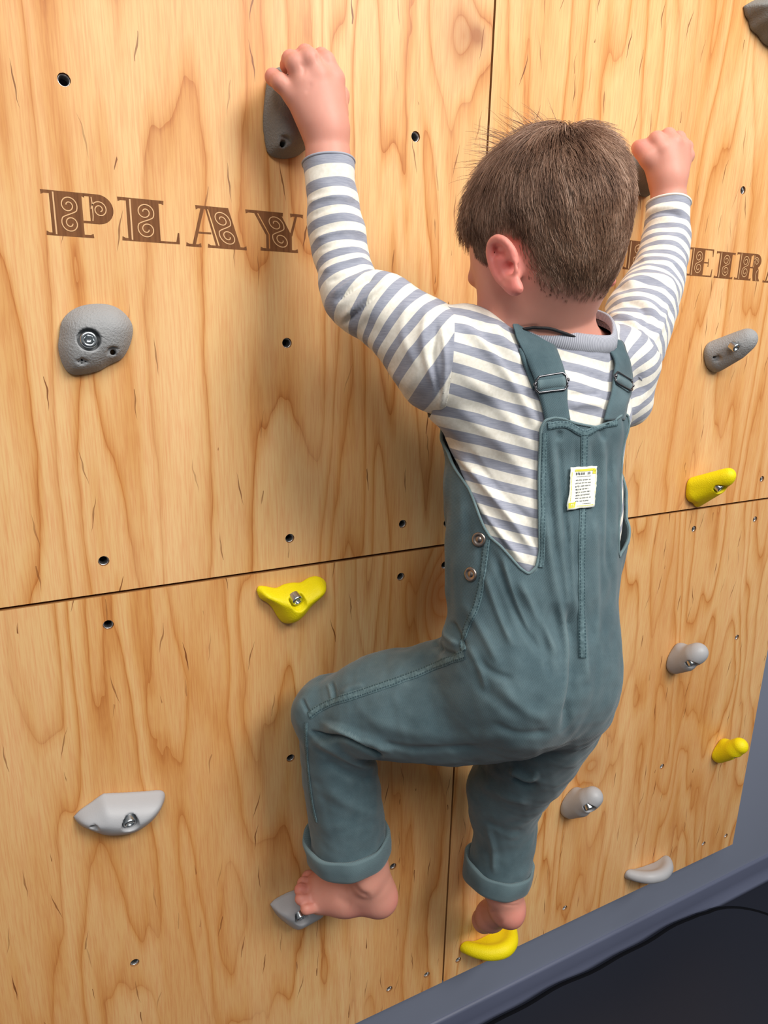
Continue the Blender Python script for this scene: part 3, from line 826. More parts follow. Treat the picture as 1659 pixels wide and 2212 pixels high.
def tube(name, pts, r, mat, parent, m=8, closed=False, attrs=False):
    p = np.asarray(pts, float); n = len(p)
    T = (np.roll(p, -1, 0)-np.roll(p, 1, 0)) if closed else np.gradient(p, axis=0)
    T /= np.linalg.norm(T, axis=1)[:, None]+1e-12
    U = np.cross(T, [.31, .27, .91]); U /= np.linalg.norm(U, axis=1)[:, None]; W = np.cross(T, U)
    rr = np.broadcast_to(np.asarray(r, float), (n,))
    an = np.arange(m)*2*math.pi/m
    V = (p[:, None]+rr[:, None, None]*(np.cos(an)[None, :, None]*U[:, None]+np.sin(an)[None, :, None]*W[:, None])).reshape(-1, 3)
    F = []
    for i in range(n if closed else n-1):
        k = (i+1) % n
        for j in range(m): F.append((i*m+j, i*m+(j+1) % m, k*m+(j+1) % m, k*m+j))
    if not closed: F += [tuple(range(m))[::-1], tuple(range((n-1)*m, n*m))]
    return link(name, mesh_np(name, V, F), mat, parent)
class Surf:
    def __init__(s, V, T): s.b = BVHTree.FromPolygons([tuple(v) for v in V], [tuple(map(int, t)) for t in T])
    def hit(s, px, py):
        v = ray_of(px, py); q = s.b.ray_cast(Vector(CAM), Vector(v).normalized())
        return (np.array(q[0]), np.array(q[1])) if q[0] is not None else None
    def snap(s, p):
        q = s.b.find_nearest(Vector(p)); return np.array(q[0]), np.array(q[1])

# ---- materials of the child
def skin_mat():
    t = NT('child_skin'); bl = t.n('ShaderNodeAttribute', attribute_name='blush').outputs['Fac']
    co = t.n('ShaderNodeTexCoord').outputs['Object']
    n = t.noise(co, 60., 3., .6)
    base = t.mix(t.math('MULTIPLY', n, .5), srgb(218, 156, 137), srgb(208, 137, 120))
    c = t.mix(bl, base, srgb(232, 128, 120))
    sn = t.noise(t.n('ShaderNodeMapping', {'Vector': co, 'Scale': (700, 700, 90)}).outputs[0], 1., 2.)
    c = t.mix(t.n('ShaderNodeAttribute', attribute_name='stubble').outputs['Fac'], c, t.ramp(sn, [(.3, srgb(96, 72, 56)), (.7, srgb(146, 116, 95))]))
    c = t.mix(t.n('ShaderNodeAttribute', attribute_name='lips').outputs['Fac'], c, srgb(196, 96, 92))
    t.set(Base_Color=c, Roughness=.5, Subsurface_Weight=.22, Subsurface_Scale=.012)
    t.b.inputs['Subsurface Radius'].default_value = (1., .35, .2)
    t.b.inputs['Specular IOR Level'].default_value = .35
    t.bump(t.noise(co, 900., 2., .6), .08, .0004)
    return t.m
def shirt_mat():
    t = NT('striped_jersey'); s = t.n('ShaderNodeAttribute', attribute_name='stripe').outputs['Fac']
    co = t.n('ShaderNodeTexCoord').outputs['Object']
    mp = t.n('ShaderNodeMapping', {'Vector': co, 'Scale': (90, 90, 900)})
    he = t.noise(mp.outputs[0], 1., 3., .65)
    grey = t.ramp(he, [(.25, srgb(136, 140, 155)), (.75, srgb(166, 169, 181))])
    white = t.ramp(t.noise(co, 300., 2.), [(.3, srgb(226, 221, 207)), (.7, srgb(238, 234, 223))])
    fr = t.math('FRACT', s)
    st = t.ramp(fr, [(0., (0, 0, 0, 1)), (.02, (1, 1, 1, 1)), (.48, (1, 1, 1, 1)), (.50, (0, 0, 0, 1))])
    t.set(Base_Color=t.mix(st, white, grey), Roughness=.85, Sheen_Weight=.25)
    t.b.inputs['Specular IOR Level'].default_value = .15
    t.bump(t.noise(co, 1500., 2.), .15, .0004)
    return t.m
def denim_mat(name, a, b, tw=True):
    t = NT(name); co = t.n('ShaderNodeTexCoord').outputs['Object']
    n = t.noise(co, 22., 4., .6); n2 = t.noise(co, 700., 2., .6)
    c = t.mix(t.ramp(n, [(.3, (0, 0, 0, 1)), (.72, (1, 1, 1, 1))]), a, b)
    c = t.mix(.16, c, t.ramp(n2, [(.3, (.3, .3, .3, 1)), (.7, (.7, .7, .7, 1))]), 'OVERLAY')
    wv = t.n('ShaderNodeTexWave', {'Vector': t.n('ShaderNodeMapping', {'Vector': co, 'Rotation': (.2, .95, .1)}).outputs[0], 'Scale': 240., 'Distortion': 1.5, 'Detail': 1.})
    pt = t.n('ShaderNodeNewGeometry').outputs['Pointiness']
    c = t.mix(t.math('MULTIPLY', t.ramp(pt, [(.50, (0, 0, 0, 1)), (.56, (1, 1, 1, 1))]), .45), c, srgb(120, 140, 143))
    t.set(Base_Color=t.mix(.10, c, wv.outputs[0], 'OVERLAY'), Roughness=.8, Sheen_Weight=.2)
    t.b.inputs['Specular IOR Level'].default_value = .2
    t.bump(t.math('ADD', wv.outputs['Fac'], n2), .22, .0005)
    return t.m
DA, DB = srgb(68, 89, 96), srgb(90, 111, 117)
M_skin = skin_mat(); M_shirt = shirt_mat(); M_den = denim_mat('teal_twill', DA, DB)
M_den2 = denim_mat('teal_twill_edge', srgb(80, 103, 108), srgb(100, 123, 127))
M_rib = None
def rib_mat():
    t = NT('grey_rib_knit'); u = t.n('ShaderNodeAttribute', attribute_name='u').outputs['Fac']
    w_ = t.math('SINE', t.math('MULTIPLY', u, 2*math.pi))
    t.set(Base_Color=t.mix(t.math('ADD', .5, t.math('MULTIPLY', w_, .5)), srgb(150, 153, 165), srgb(190, 193, 203)), Roughness=.85)
    t.bump(w_, .5, .001); return t.m
M_rib = rib_mat()
def seam_mat():
    t = NT('stitched_twill_seam'); u = t.n('ShaderNodeAttribute', attribute_name='u').outputs['Fac']; s = t.n('ShaderNodeAttribute', attribute_name='s').outputs['Fac']
    co = t.n('ShaderNodeTexCoord').outputs['Object']
    ln = t.math('LESS_THAN', t.math('ABSOLUTE', t.math('SUBTRACT', t.math('ABSOLUTE', u), .62)), .16)
    da = t.math('LESS_THAN', t.math('FRACT', t.math('MULTIPLY', s, 1/.0034)), .68)
    st = t.math('MULTIPLY', ln, da)
    pk = t.noise(t.n('ShaderNodeCombineXYZ', {0: t.math('MULTIPLY', s, 260.), 1: t.math('MULTIPLY', u, 1.2), 2: 0.}).outputs[0], 1., 2.)
    c = t.ramp(pk, [(.3, srgb(70, 94, 100)), (.7, srgb(102, 127, 132))])
    t.set(Base_Color=t.mix(st, c, srgb(50, 74, 82)), Roughness=.8)
    t.bump(t.math('SUBTRACT', pk, t.math('MULTIPLY', st, .8)), .5, .001); return t.m
M_seam = seam_mat()
M_gun = plain('gunmetal', (.16, .16, .17, 1), .28, 1.)
M_brass = plain('aged_nickel_button', (.38, .32, .28, 1), .35, 1.)
M_cord = plain('black_cord', srgb(22, 22, 26), .7, bump=(900, .4, .001))

child = empty('person', (P(1160, 1300, .24)[0], -.24, 0))
ORG = np.array(child.location)
tag(child, 'young child in teal overalls and striped shirt climbing the wall barefoot, seen from behind', 'person')
LAT = np.array([1., 0, 0])

# ---- torso sections: photo pixel of the middle, distance from wall, half width in px
TS = [(1178, 800, .195, 168), (1170, 860, .200, 190), (1162, 930, .205, 192), (1161, 1000, .210, 180), (1160, 1100, .220, 180), (1158, 1180, .228, 177), (1154, 1300, .240, 166), (1150, 1390, .250, 160)]
def torso(off, i0=0, i1=None, asp=.74):
    st = []
    for (x, y, d, hw) in TS[i0:i1]:
        c = P(x, y, d); a = hw*mmpx(c)/.90+off; st.append((c, a, a*asp))
    return Sweep(st, LAT, 5)
SL = [(700, 345, .076, .0265), (716, 420, .085, .0275), (728, 500, .096, .0292), (742, 572, .110, .0295), (766, 640, .130, .0345), (822, 668, .150, .0375), (890, 722, .175, .0440), (955, 780, .198, .0540), (1010, 800, .205, .0520)]
SR = [(1445, 436, .076, .0275), (1437, 520, .092, .0325), (1418, 600, .115, .0370), (1388, 665, .140, .0430), (1362, 740, .168, .0440), (1330, 800, .188, .0450)]
SL[0] = (709, 346, .076, .0262)
sleeveL = Sweep([(P(x, y, d), r, r) for x, y, d, r in SL], (0, -1, .1), 6)
sleeveR = Sweep([(P(x, y, d), r, r) for x, y, d, r in SR], (0, -1, .1), 6)
NECK = P(1188, 745, .210)
# head frame
HC = P(1178, 488, .225)
def rotm(yaw, pitch, roll):
    f = np.array([math.sin(yaw)*math.cos(pitch), math.cos(yaw)*math.cos(pitch), math.sin(pitch)])
    r0 = unit(np.cross(f, [0, 0, 1])); u0 = np.cross(r0, f)
    r = r0*math.cos(roll)+u0*math.sin(roll); u = np.cross(r, f)
    return np.array([r, f, u])
HR_ = rotm(math.radians(-8), math.radians(-27), math.radians(6))
def hp(r, f, u): return HC+np.array([r, f, u]) @ HR_

# ---- skin
def body_prims():
    B = []
    E = lambda c, rad, k=None: B.append(Ell(hp(*c), rad, HR_, k))
    # skull, face, jaw
    E((0, -.006, .000), (.0708, .0840, .0715), .02)
    E((0, .030, -.030), (.0600, .0560, .0700), .03)
    E((0, .050, -.078), (.0420, .0360, .0330), .03)
    for s in (-1, 1):
        E((s*.034, .050, -.058), (.0290, .0300, .0320), .02)        # cheeks
        E((s*.026, .078, -.012), (.018, .010, .008), .015)          # brows
    B.append(Cone(hp(0, .083, -.024), hp(0, .094, -.046), .007, .0095, .012))   # nose
    for s in (-1, 1): E((s*.009, .088, -.049), (.006, .007, .005), .006)
    E((0, .083, -.068), (.016, .007, .0045), .006); E((0, .082, -.077), (.014, .007, .005), .006)   # lips
    E((0, .074, -.095), (.017, .014, .013), .014)                   # chin
    # neck and shoulders
    B.append(Sweep([(hp(0, -.010, -.045), .045, .044), (P(1182, 662, .212), .0450, .045), (P(1182, 745, .210), .0465, .046), (P(1182, 800, .203), .066, .052)], LAT, 5, .03))
    t = torso(-.016); t.k = .03; B.append(t)
    B.append(Cone(P(1010, 775, .203), P(1345, 785, .19), .036, .036, .03))
    # arms inside the sleeves
    for S_ in (SL, SR):
        st = [(P(x, y, d), max(r-.007, .020), max(r-.007, .020)) for x, y, d, r in S_]
        B.append(Sweep(st, (0, -1, .1), 4, .015))
    # left hand
    B.append(Sweep([(P(709, 360, .077), .0210, .0200), (P(708, 318, .075), .0225, .0195), (P(705, 280, .073), .0245, .0205)], (1, 0, 0), 4, .014))
    B.append(Ell(P(690, 228, .070), (.0275, .0170, .0300), None, .014))
    W_ = P(704, 285, .073)
    kn = dict(pinky=(634, 207, .066, .0098), ring=(656, 180, .073, .0105), mid=(688, 165, .078, .0110), ind=(721, 172, .073, .0110))
    for n_, (x, y, d, r) in kn.items(): B.append(Cone(W_, P(x, y, d), .017, r, .012))
    def finger(a, L, k=.004):
        p0 = P(*a[:3]); r0 = a[3]
        for (x, y, d, r) in L: q = P(x, y, d); B.append(Cone(p0, q, r0, r, k)); p0, r0 = q, r
    finger(kn['pinky'], [(605, 178, .062, .0083), (590, 167, .050, .0078), (589, 172, .036, .0070)])
    finger(kn['ring'], [(640, 140, .071, .0098), (628, 130, .056, .0088), (620, 142, .040, .0078)])
    finger(kn['mid'], [(669, 128, .077, .0098), (660, 118, .060, .0088), (652, 128, .044, .0078)])
    finger(kn['ind'], [(704, 133, .071, .0092), (694, 124, .056, .0084), (684, 134, .040, .0075)])
    finger((728, 245, .060, .0125), [(732, 208, .044, .0100), (720, 185, .036, .0088), (708, 176, .034, .0078)], .008)
    # right hand
    B.append(Sweep([(P(1444, 445, .077), .0215, .0205), (P(1443, 415, .075), .0230, .0200), (P(1443, 385, .073), .0255, .0215)], (1, 0, 0), 4, .014))
    B.append(Ell(P(1446, 350, .068), (.0290, .0180, .0280), None, .014))
    W_ = P(1443, 388, .073)
    kn = dict(ind=(1428, 322, .072, .0120), mid=(1453, 311, .076, .0115), ring=(1473, 318, .071, .0110), pinky=(1483, 338, .062, .0100))
    for n_, (x, y, d, r) in kn.items(): B.append(Cone(W_, P(x, y, d), .018, r, .012))
    finger(kn['ind'], [(1418, 303, .066, .0110), (1410, 309, .048, .0095), (1412, 324, .040, .0082)])
    finger(kn['mid'], [(1443, 294, .066, .0100), (1434, 297, .048, .0088), (1430, 310, .040, .0080)])
    finger(kn['ring'], [(1465, 300, .060, .0095), (1456, 301, .044, .0085), (1450, 314, .038, .0078)])
    finger(kn['pinky'], [(1482, 318, .052, .0088), (1474, 316, .040, .0078), (1466, 324, .036, .0070)])
    finger((1418, 368, .064, .0130), [(1400, 340, .062, .0110), (1385, 322, .052, .0100), (1378, 318, .044, .0088)], .008)
    # legs
    leg(B)
    return B
LT = [(1095, 1490, .235, .078, .080), (1010, 1508, .205, .076, .078), (900, 1520, .165, .071, .074), (800, 1528, .125, .062, .067), (720, 1537, .088, .044, .052)]
LSH = [(704, 1545, .084, .040, .044), (722, 1600, .092, .046, .048), (738, 1690, .096, .050, .049), (750, 1780, .100, .0520, .050), (754, 1822, .101, .0520, .050)]
RT = [(1205, 1480, .235, .066, .072), (1180, 1560, .205, .062, .066), (1140, 1640, .160, .058, .060), (1100, 1700, .115, .056, .055)]
RSH = [(1092, 1700, .110, .056, .052), (1087, 1740, .104, .0560, .052), (1090, 1800, .104, .0505, .049), (1081, 1862, .106, .0520, .049), (1078, 1876, .106, .0520, .049)]
def leg(B):
    for L in (LT, RT):
        B.append(Sweep([(P(x, y, d), a-.018, b-.018) for x, y, d, a, b in L], (0, 0, 1) if L is LT else LAT, 4, .02))
    for L in (LSH, RSH):
        B.append(Sweep([(P(x, y, d), a-.018, b-.017) for x, y, d, a, b in L], LAT, 4, .02))
    B.append(Ell(P(1150, 1440, .245), (.095, .075, .07), None, .03))
    # left foot: toes on the hold, heel towards the viewer's right
    c = lambda a, b, ra, rb, k=.012: B.append(Cone(P(*a), P(*b), ra, rb, k))
    c((762, 1800, .101), (788, 1868, .101), .034, .030); c((788, 1868, .101), (800, 1905, .103), .030, .031)
    B.append(Ell(P(822, 1938, .106), (.0245, .0260, .0255), None, .016))
    c((805, 1932, .102), (745, 1936, .082), .0265, .0250, .016); c((745, 1936, .082), (692, 1940, .062), .0250, .0215, .014)
    c((770, 1905, .088), (700, 1915, .056), .026, .0200, .016)
    c((700, 1915, .050), (684, 1912, .040), .020, .018, .012)
    B.append(Ell(P(792, 1915, .124), (.0110, .0090, .0110), None, .016))       # ankle bone
    toes = [((688, 1905, .036), (667, 1897, .026), .0120), ((684, 1916, .046), (655, 1908, .038), .0098), ((682, 1928, .055), (649, 1922, .050), .0095), ((684, 1941, .064), (650, 1941, .062), .0093), ((694, 1955, .071), (662, 1962, .074), .0092)]
    for a, b, r in toes: c(a, b, r*.92, r*.95, .0022)
    # right foot, seen from the heel
    c((1082, 1850, .108), (1086, 1915, .116), .036, .030); c((1086, 1915, .116), (1094, 1950, .122), .030, .028)
    B.append(Ell(P(1098, 1968, .128), (.0235, .027, .0240), None, .014))
    c((1092, 1958, .115), (1060, 1978, .070), .025, .0230, .014); c((1060, 1978, .070), (1045, 1988, .052), .0230, .0205, .012)
    for i, (x, y, d, r) in enumerate([(1040, 2000, .034, .0098), (1045, 1997, .030, .0088), (1052, 1993, .027, .0085), (1060, 1990, .025, .0082), (1068, 1990, .026, .0080)]):
        c((1044+i*4, 1987, .050), (x, y, d), .0105, r, .005)

def ear_prims(B, s):
    # helix, antihelix, lobe, concha back; s=-1 is the child's left ear
    e0 = np.array([s*(.0710 if s < 0 else .0655), -.004, -.041])
    out = unit([s*1., .42, -.04]); up = unit([0, -.02, 1]); fw = np.cross(up, out)*(-s)
    fw = unit(fw-0*out)
    def q(a, b, o): return hp(*(e0+(fw*a*.86+up*b+out*o*(1 if s < 0 else .45))*.90))
    hel = [(.010, .000, .002), (.0135, .010, .004), (.0125, .021, .008), (.005, .0285, .012), (-.006, .0290, .015), (-.0135, .021, .017), (-.0160, .008, .0175), (-.0145, -.006, .0165), (-.0095, -.018, .013), (-.004, -.0255, .009), (.002, -.0285, .006)]
    hel = crom(np.array(hel), 3)
    for i in range(len(hel)-1):
        r = .0030 if i < len(hel)*.8 else .0045
        B.append(Cone(q(*hel[i]), q(*hel[i+1]), r, r, .003))
    anti = crom(np.array([(-.001, .017, .009), (-.007, .009, .0115), (-.0085, -.002, .0115), (-.006, -.012, .010), (0, -.017, .008)]), 3)
    for i in range(len(anti)-1): B.append(Cone(q(*anti[i]), q(*anti[i+1]), .0026, .0026, .004))
    B.append(Cone(q(.0, -.021, .007), q(-.003, -.026, .008), .0052, .0048, .005))          # lobe
    B.append(Cone(q(.0095, -.004, .003), q(.0075, -.010, .0045), .0034, .0032, .004))       # tragus
    # shell of the ear
    Rm = np.array([unit(q(1, 0, 0)-q(0, 0, 0)), unit(q(0, 1, 0)-q(0, 0, 0)), unit(q(0, 0, 1)-q(0, 0, 0))])
    B.append(Ell(q(-.003, .004, .0065), (.0130, .0250, .0032), Rm, .004))
    B.append(Ell(q(-.008, .002, .001), (.008, .018, .010), Rm, .006))
    return q
BP = body_prims(); EARP = []
for s in (-1, 1):
    n0_ = len(BP)
    if s < 0: qL = ear_prims(BP, s)
    else: qR = ear_prims(BP, s)
    EARP.append(BP[n0_:])
subs = []
for q in (qL, qR):
    subs.append(Cone(q(.0030, -.004, .010), q(.0045, -.008, -.001), .0056, .0040, .004))
    subs.append(Cone(q(.004, .010, .0105), q(-.0065, .0175, .0135), .0018, .0022, .003))
for s in (-1, 1): subs.append(Ell(hp(s*.027, .094, -.026), (.013, .010, .0075), HR_, .008))
BV, BF = mesh_field(Field(BP, .01, subs), .0019)
BV = smooth(BV, BF, 1, .4)
BN = normals(BV, BF)
# creases: foot, heel, wrist, knuckle grooves
BV = folds(BV, BN, [
    ([(742, 1890), (762, 1916), (782, 1934), (803, 1937)], 8, -.0030),
    ([(725, 1935), (745, 1948), (760, 1955)], 9, -.0008),
    ([(1078, 1950), (1100, 1956), (1122, 1955)], 2.2, -.0009), ([(1080, 1943), (1100, 1948), (1120, 1946)], 2.2, -.0008),
    ([(1060, 1965), (1070, 1985), (1085, 1997)], 9, -.0018),
    ([(655, 1953), (668, 1950), (680, 1948)], 2.2, -.0011), ([(640, 1930), (655, 1930), (668, 1928)], 2.2, -.0010), ([(643, 1912), (655, 1912), (667, 1915)], 2.2, -.0008),
    ([(652, 163), (657, 152), (650, 135)], 2.4, -.0011), ([(690, 140), (688, 130), (683, 118)], 2.2, -.001),
    ([(660, 200), (668, 190), (672, 178)], 4, -.0006),
    ([(1100, 712), (1140, 706), (1165, 705)], 3, -.0012),
])
def blush():
    b = np.zeros(len(BV))
    def add(c, r, a): b[:] = np.maximum(b, a*np.exp(-(((BV-c)**2).sum(1))/r**2))
    for q in (qL, qR): add(q(-.004, .006, .012), .024, .95); add(q(-.003, -.024, .008), .014, .9)
    for x, y, d in [(590, 167, .045), (628, 130, .05), (660, 118, .055), (697, 124, .05), (1383, 322, .05), (1412, 305, .05), (1440, 295, .05), (1468, 302, .05)]: add(P(x, y, d), .016, .55)
    for x, y, d in [(840, 1938, .11), (850, 1955, .11)]: add(P(x, y, d), .024, .6)
    for x, y, d in [(650, 1941, .06), (662, 1962, .07), (648, 1920, .05), (660, 1905, .035)]: add(P(x, y, d), .013, .55)
    for x, y, d in [(780, 1975, .11), (720, 1975, .08)]: add(P(x, y, d), .022, .4)
    add(P(1110, 1978, .14), .022, .6); add(P(1045, 2000, .04), .022, .55)
    for s in (-1, 1): add(hp(s*.040, .062, -.058), .026, .35)
    add(hp(0, .095, -.046), .012, .3)
    return np.clip(b, 0, 1)
HL = (BV-HC) @ HR_.T
lips = np.exp(-((HL[:, 0]/.017)**4+((HL[:, 1]-.089)/.010)**2+((HL[:, 2]+.073)/.0075)**4))
body = link('body', mesh_np('body', BV-ORG, BF, attrs={'blush': blush(), 'lips': lips}), M_skin, child)
body['label'] = 'bare skin of head, hands and feet'
M_eye = plain('eye_white', srgb(238, 236, 232), .2); M_iris = plain('iris', srgb(60, 84, 96), .15)
for s in (-1, 1):
    bm = bmesh.new(); bmesh.ops.create_uvsphere(bm, u_segments=20, v_segments=14, radius=.0105); me = bpy.data.meshes.new('eye'); bm.to_mesh(me); bm.free()
    for p_ in me.polygons: p_.use_smooth = True
    me.materials.append(M_eye); me.materials.append(M_iris)
    fdir = Vector(HR_[1])
    for p_ in me.polygons:
        if p_.center.normalized().dot(fdir) > .88: p_.material_index = 1
    o = link('eye', me, None, child); o.location = hp(s*.027, .0735, -.026)-ORG
# ---- hair
HAIRPOLY = [(975, 512), (996, 526), (1006, 512), (1014, 522), (1019, 548), (1036, 566), (1052, 572), (1062, 562), (1062, 520), (1076, 502), (1100, 508), (1116, 540), (1128, 580), (1152, 622), (1185, 645), (1235, 657), (1300, 662), (1460, 662), (1460, 150), (900, 150), (900, 512)]
HAIRPOLY = np.array(HAIRPOLY, float)
hl = HL.copy(); mir = hl.copy(); mir[:, 0] = -np.abs(mir[:, 0]); MV = HC+mir @ HR_
sdh = -sdpoly(PIX(MV), HAIRPOLY)                 # >0 inside hair, px
headm = (np.linalg.norm(HL/np.array([.085, .105, .10]), axis=1) < 1.25) & (HL[:, 2] > -.115) & (HL[:, 1] < .080)
# ears stay bare
for PR in EARP:
    cand = np.nonzero(np.linalg.norm(BV-PR[0].a, axis=1) < .06)[0]
    ev = np.min([e_(BV[cand].astype(np.float32)) for e_ in PR], 0); headm[cand[ev < .0022]] = False
# front hairline on the forehead
front = (HL[:, 1] > .045) & (HL[:, 2] < .036-.25*(HL[:, 1]-.06))
sdh[front] = -30
sc_ = headm & (sdh > 0)
def hair_mat():
    t = NT('light_brown_hair'); a = t.n('ShaderNodeAttribute', attribute_name='tone').outputs['Fac']
    c = t.ramp(a, [(0., srgb(92, 64, 48)), (.35, srgb(136, 101, 80)), (.7, srgb(172, 135, 111)), (1., srgb(208, 176, 154))])
    t.set(Base_Color=c, Roughness=.42); t.b.inputs['Specular IOR Level'].default_value = .45
    return t.m
def scalp_mat():
    t = NT('scalp_hair_base')
    co = t.n('ShaderNodeTexCoord').outputs['Object']
    mp = t.n('ShaderNodeMapping', {'Vector': co, 'Scale': (420, 420, 60)})
    n = t.noise(mp.outputs[0], 1., 3., .6)
    c = t.ramp(n, [(.25, srgb(84, 61, 46)), (.75, srgb(134, 105, 84))])
    t.set(Base_Color=c, Roughness=.6); return t.m
M_hair = hair_mat(); M_scalp = scalp_mat()
WH = np.array([-.006, -.066, .056]); WH = WH/np.linalg.norm(WH/np.array([.0705, .089, .079]))   # whorl on the skull
whorl_px = PIX(HC+WH @ HR_)[0]
def hair_len(h, sd):
    """strand length from head-local position"""
    up = np.clip((h[:, 2]-.002)/.060, 0, 1)
    L = .012+.026*up**1.2
    nape = np.clip((-.012-h[:, 2])/.05, 0, 1)*np.clip((.02-h[:, 1])/.03, 0, 1)
    L = L*(1-.6*nape)
    return L*np.clip(.3+sd/40, 0, 1)
# stubble colour on the skin itself, then a shell of hair that thickens towards the crown
nape_ = (HL[:, 2] < -.02) & (HL[:, 1] < .0)
fw_ = np.where(nape_, 46, 14)
fade = np.where(headm, np.clip(sdh/fw_, 0, 1), 0)
at = body.data.attributes.new('stubble', 'FLOAT', 'POINT'); at.data.foreach_set('value', fade.astype(np.float32))
Tt = tri(BF); tm = sc_[Tt].all(1); ST = Tt[tm]
f2 = np.where(headm, sdh-np.where(nape_, 12+34*np.clip((-.02-HL[:, 2])/.02, 0, 1)*np.clip(-HL[:, 1]/.02, 0, 1), 12), -20.)
kv, kt, _, (sd2,) = clip_mesh(BV, Tt[(headm & (sdh > -2))[Tt].all(1)], f2, (f2+12,))
kn_ = normals(kv, kt); kh = (kv-HC) @ HR_.T
sm_ = np.clip((sd2-12)/40, 0, 1)
lift = sm_*(.0016+.0050*np.clip((kh[:, 2]+.015)/.07, 0, 1))
hair = link('hair', mesh_np('scalp_hair', kv+kn_*(lift-.0002)[:, None]-ORG, kt), M_scalp, child)
hair['label'] = 'short light brown tousled hair'
# strands
hr = np.random.default_rng(11)
area_t = np.linalg.norm(np.cross(BV[ST[:, 1]]-BV[ST[:, 0]], BV[ST[:, 2]]-BV[ST[:, 0]]), axis=1)
wgt = area_t*(1+1.2*np.clip(HL[ST[:, 0], 2]/.06, 0, 1))*np.clip(sdh[ST[:, 0]]/fw_[ST[:, 0]], .02, 1)*np.where(nape_[ST[:, 0]], .8, 1)
NS = 30000
ti = hr.choice(len(ST), NS, p=wgt/wgt.sum()); ba = hr.dirichlet([1, 1, 1], NS)
BNn = normals(BV, BF)
root_ = (BV[ST[ti]]*ba[:, :, None]).sum(1); nr = (BNn[ST[ti]]*ba[:, :, None]).sum(1); nr /= np.linalg.norm(nr, axis=1)[:, None]
rh = (root_-HC) @ HR_.T; rsd = (sdh[ST[ti]]*ba).sum(1)
ln = hair_len(rh, rsd)*hr.uniform(.75, 1.25, NS)
# combing field: away from the whorl, swirling a little, falling down
rad = rh-WH; nl = nr @ HR_.T
rad -= (rad*nl).sum(1)[:, None]*nl; dist = np.linalg.norm(rad, axis=1); rad /= dist[:, None]+1e-9
sw = np.cross(nl, rad)
down = np.array([0, 0, -1.])-nl*(nl @ np.array([0, 0, -1.]))[:, None]
down /= np.linalg.norm(down, axis=1)[:, None]+1e-6
wd_ = np.clip((dist-.03)/.06, 0, 1)[:, None]
cl = np.stack([np.sin(rh @ (hr.normal(size=3)*230)+i) for i in range(6)], 1) @ hr.normal(size=6)*.10   # clumping
dirv = rad*(1-.55*wd_)+sw*(.35*np.exp(-dist/.04))[:, None]+down*.75*wd_+sw*cl[:, None]
dirv += hr.normal(size=dirv.shape)*.10
napes = ((rh[:, 2] < -.02) & (rh[:, 1] < 0))
lift_ = np.where(napes, .3, 1)[:, None]*(.17+.30*np.exp(-(dist/.035)**2)+.16*np.clip(rh[:, 2]/.06, 0, 1)*hr.random(NS))[:, None]
top = np.clip((rh[:, 2]-.035)/.03, 0, 1)*np.clip((rh[:, 1]+.05)/.06, 0, 1)
# tousled wisps standing off the top, mostly towards the front left
top2 = np.clip((rh[:, 2]-.058)/.012, 0, 1)*np.clip((rh[:, 1]+.060)/.02, 0, 1)*np.clip((.030-rh[:, 1])/.02, 0, 1)
wisp = (hr.random(NS) < .07*top2)
ln[wisp] *= hr.uniform(.7, 1.25, wisp.sum())
KS = 6
pts = np.zeros((NS, KS, 3)); lr = (root_-HC) @ HR_.T; sh0 = np.clip((rsd-np.where(napes, 46, 12))/40, 0, 1)*(.0016+.0050*np.clip((rh[:, 2]+.015)/.07, 0, 1)); lr = lr+nl*(sh0*.92+.0003)[:, None]
cur = lr.copy(); d_ = dirv+nl*(lift_+np.where(wisp, 1.1, 0)[:, None]); d_ /= np.linalg.norm(d_, axis=1)[:, None]
SKR = np.array([.0708, .0850, .0715])
for k in range(KS):
    pts[:, k] = cur
    cur = cur+d_*(ln/(KS-1))[:, None]
    # bend along the skull, fall with gravity, stay above the shell
    nn = cur/SKR**2; nn /= np.linalg.norm(nn, axis=1)[:, None]
    g = np.where(wisp, .10, .26)
    d_ = d_-nn*((d_*nn).sum(1)*np.where(wisp, .10, .36))[:, None]+np.array([0, 0, -1.])*(g*.5)[:, None]*(1-top[:, None]*.7)+hr.normal(size=d_.shape)*.05
    d_ /= np.linalg.norm(d_, axis=1)[:, None]
# give the mop volume: raise strands over the thick part
vol = (.0030*np.clip((rh[:, 2]+.02)/.07, 0, 1)*np.clip(rsd/50, 0, 1))*hr.uniform(0., 1.4, NS)
ramp_ = np.linspace(.35, 1, KS)
pts += nl[:, None, :]*(vol[:, None]*ramp_[None])[:, :, None]
tone = np.clip(.52+.34*np.sin(rh @ np.array([160., 60., 20])+np.sin(rh @ np.array([40., 210., 30]))*1.5)*.6+hr.normal(size=NS)*.17, 0, 1)
rad_ = np.linspace(1, .25, KS)*.00030
W3 = HC+pts.reshape(-1, 3) @ HR_; W3 = W3.reshape(NS, KS, 3)
T3 = np.gradient(W3, axis=1); T3 /= np.linalg.norm(T3, axis=2)[:, :, None]+1e-9
U3 = np.cross(T3, np.array([.3, .8, .52])); U3 /= np.linalg.norm(U3, axis=2)[:, :, None]+1e-9; X3 = np.cross(T3, U3)
ang3 = np.arange(3)*2*math.pi/3
SVt = W3[:, :, None]+rad_[None, :, None, None]*(np.cos(ang3)[None, None, :, None]*U3[:, :, None]+np.sin(ang3)[None, None, :, None]*X3[:, :, None])
base_ = np.arange(NS)[:, None, None]*KS*3
kk_, jj_ = np.meshgrid(np.arange(KS-1), np.arange(3), indexing='ij')
q0 = kk_*3+jj_; q1 = kk_*3+(jj_+1) % 3; q2 = (kk_+1)*3+(jj_+1) % 3; q3 = (kk_+1)*3+jj_
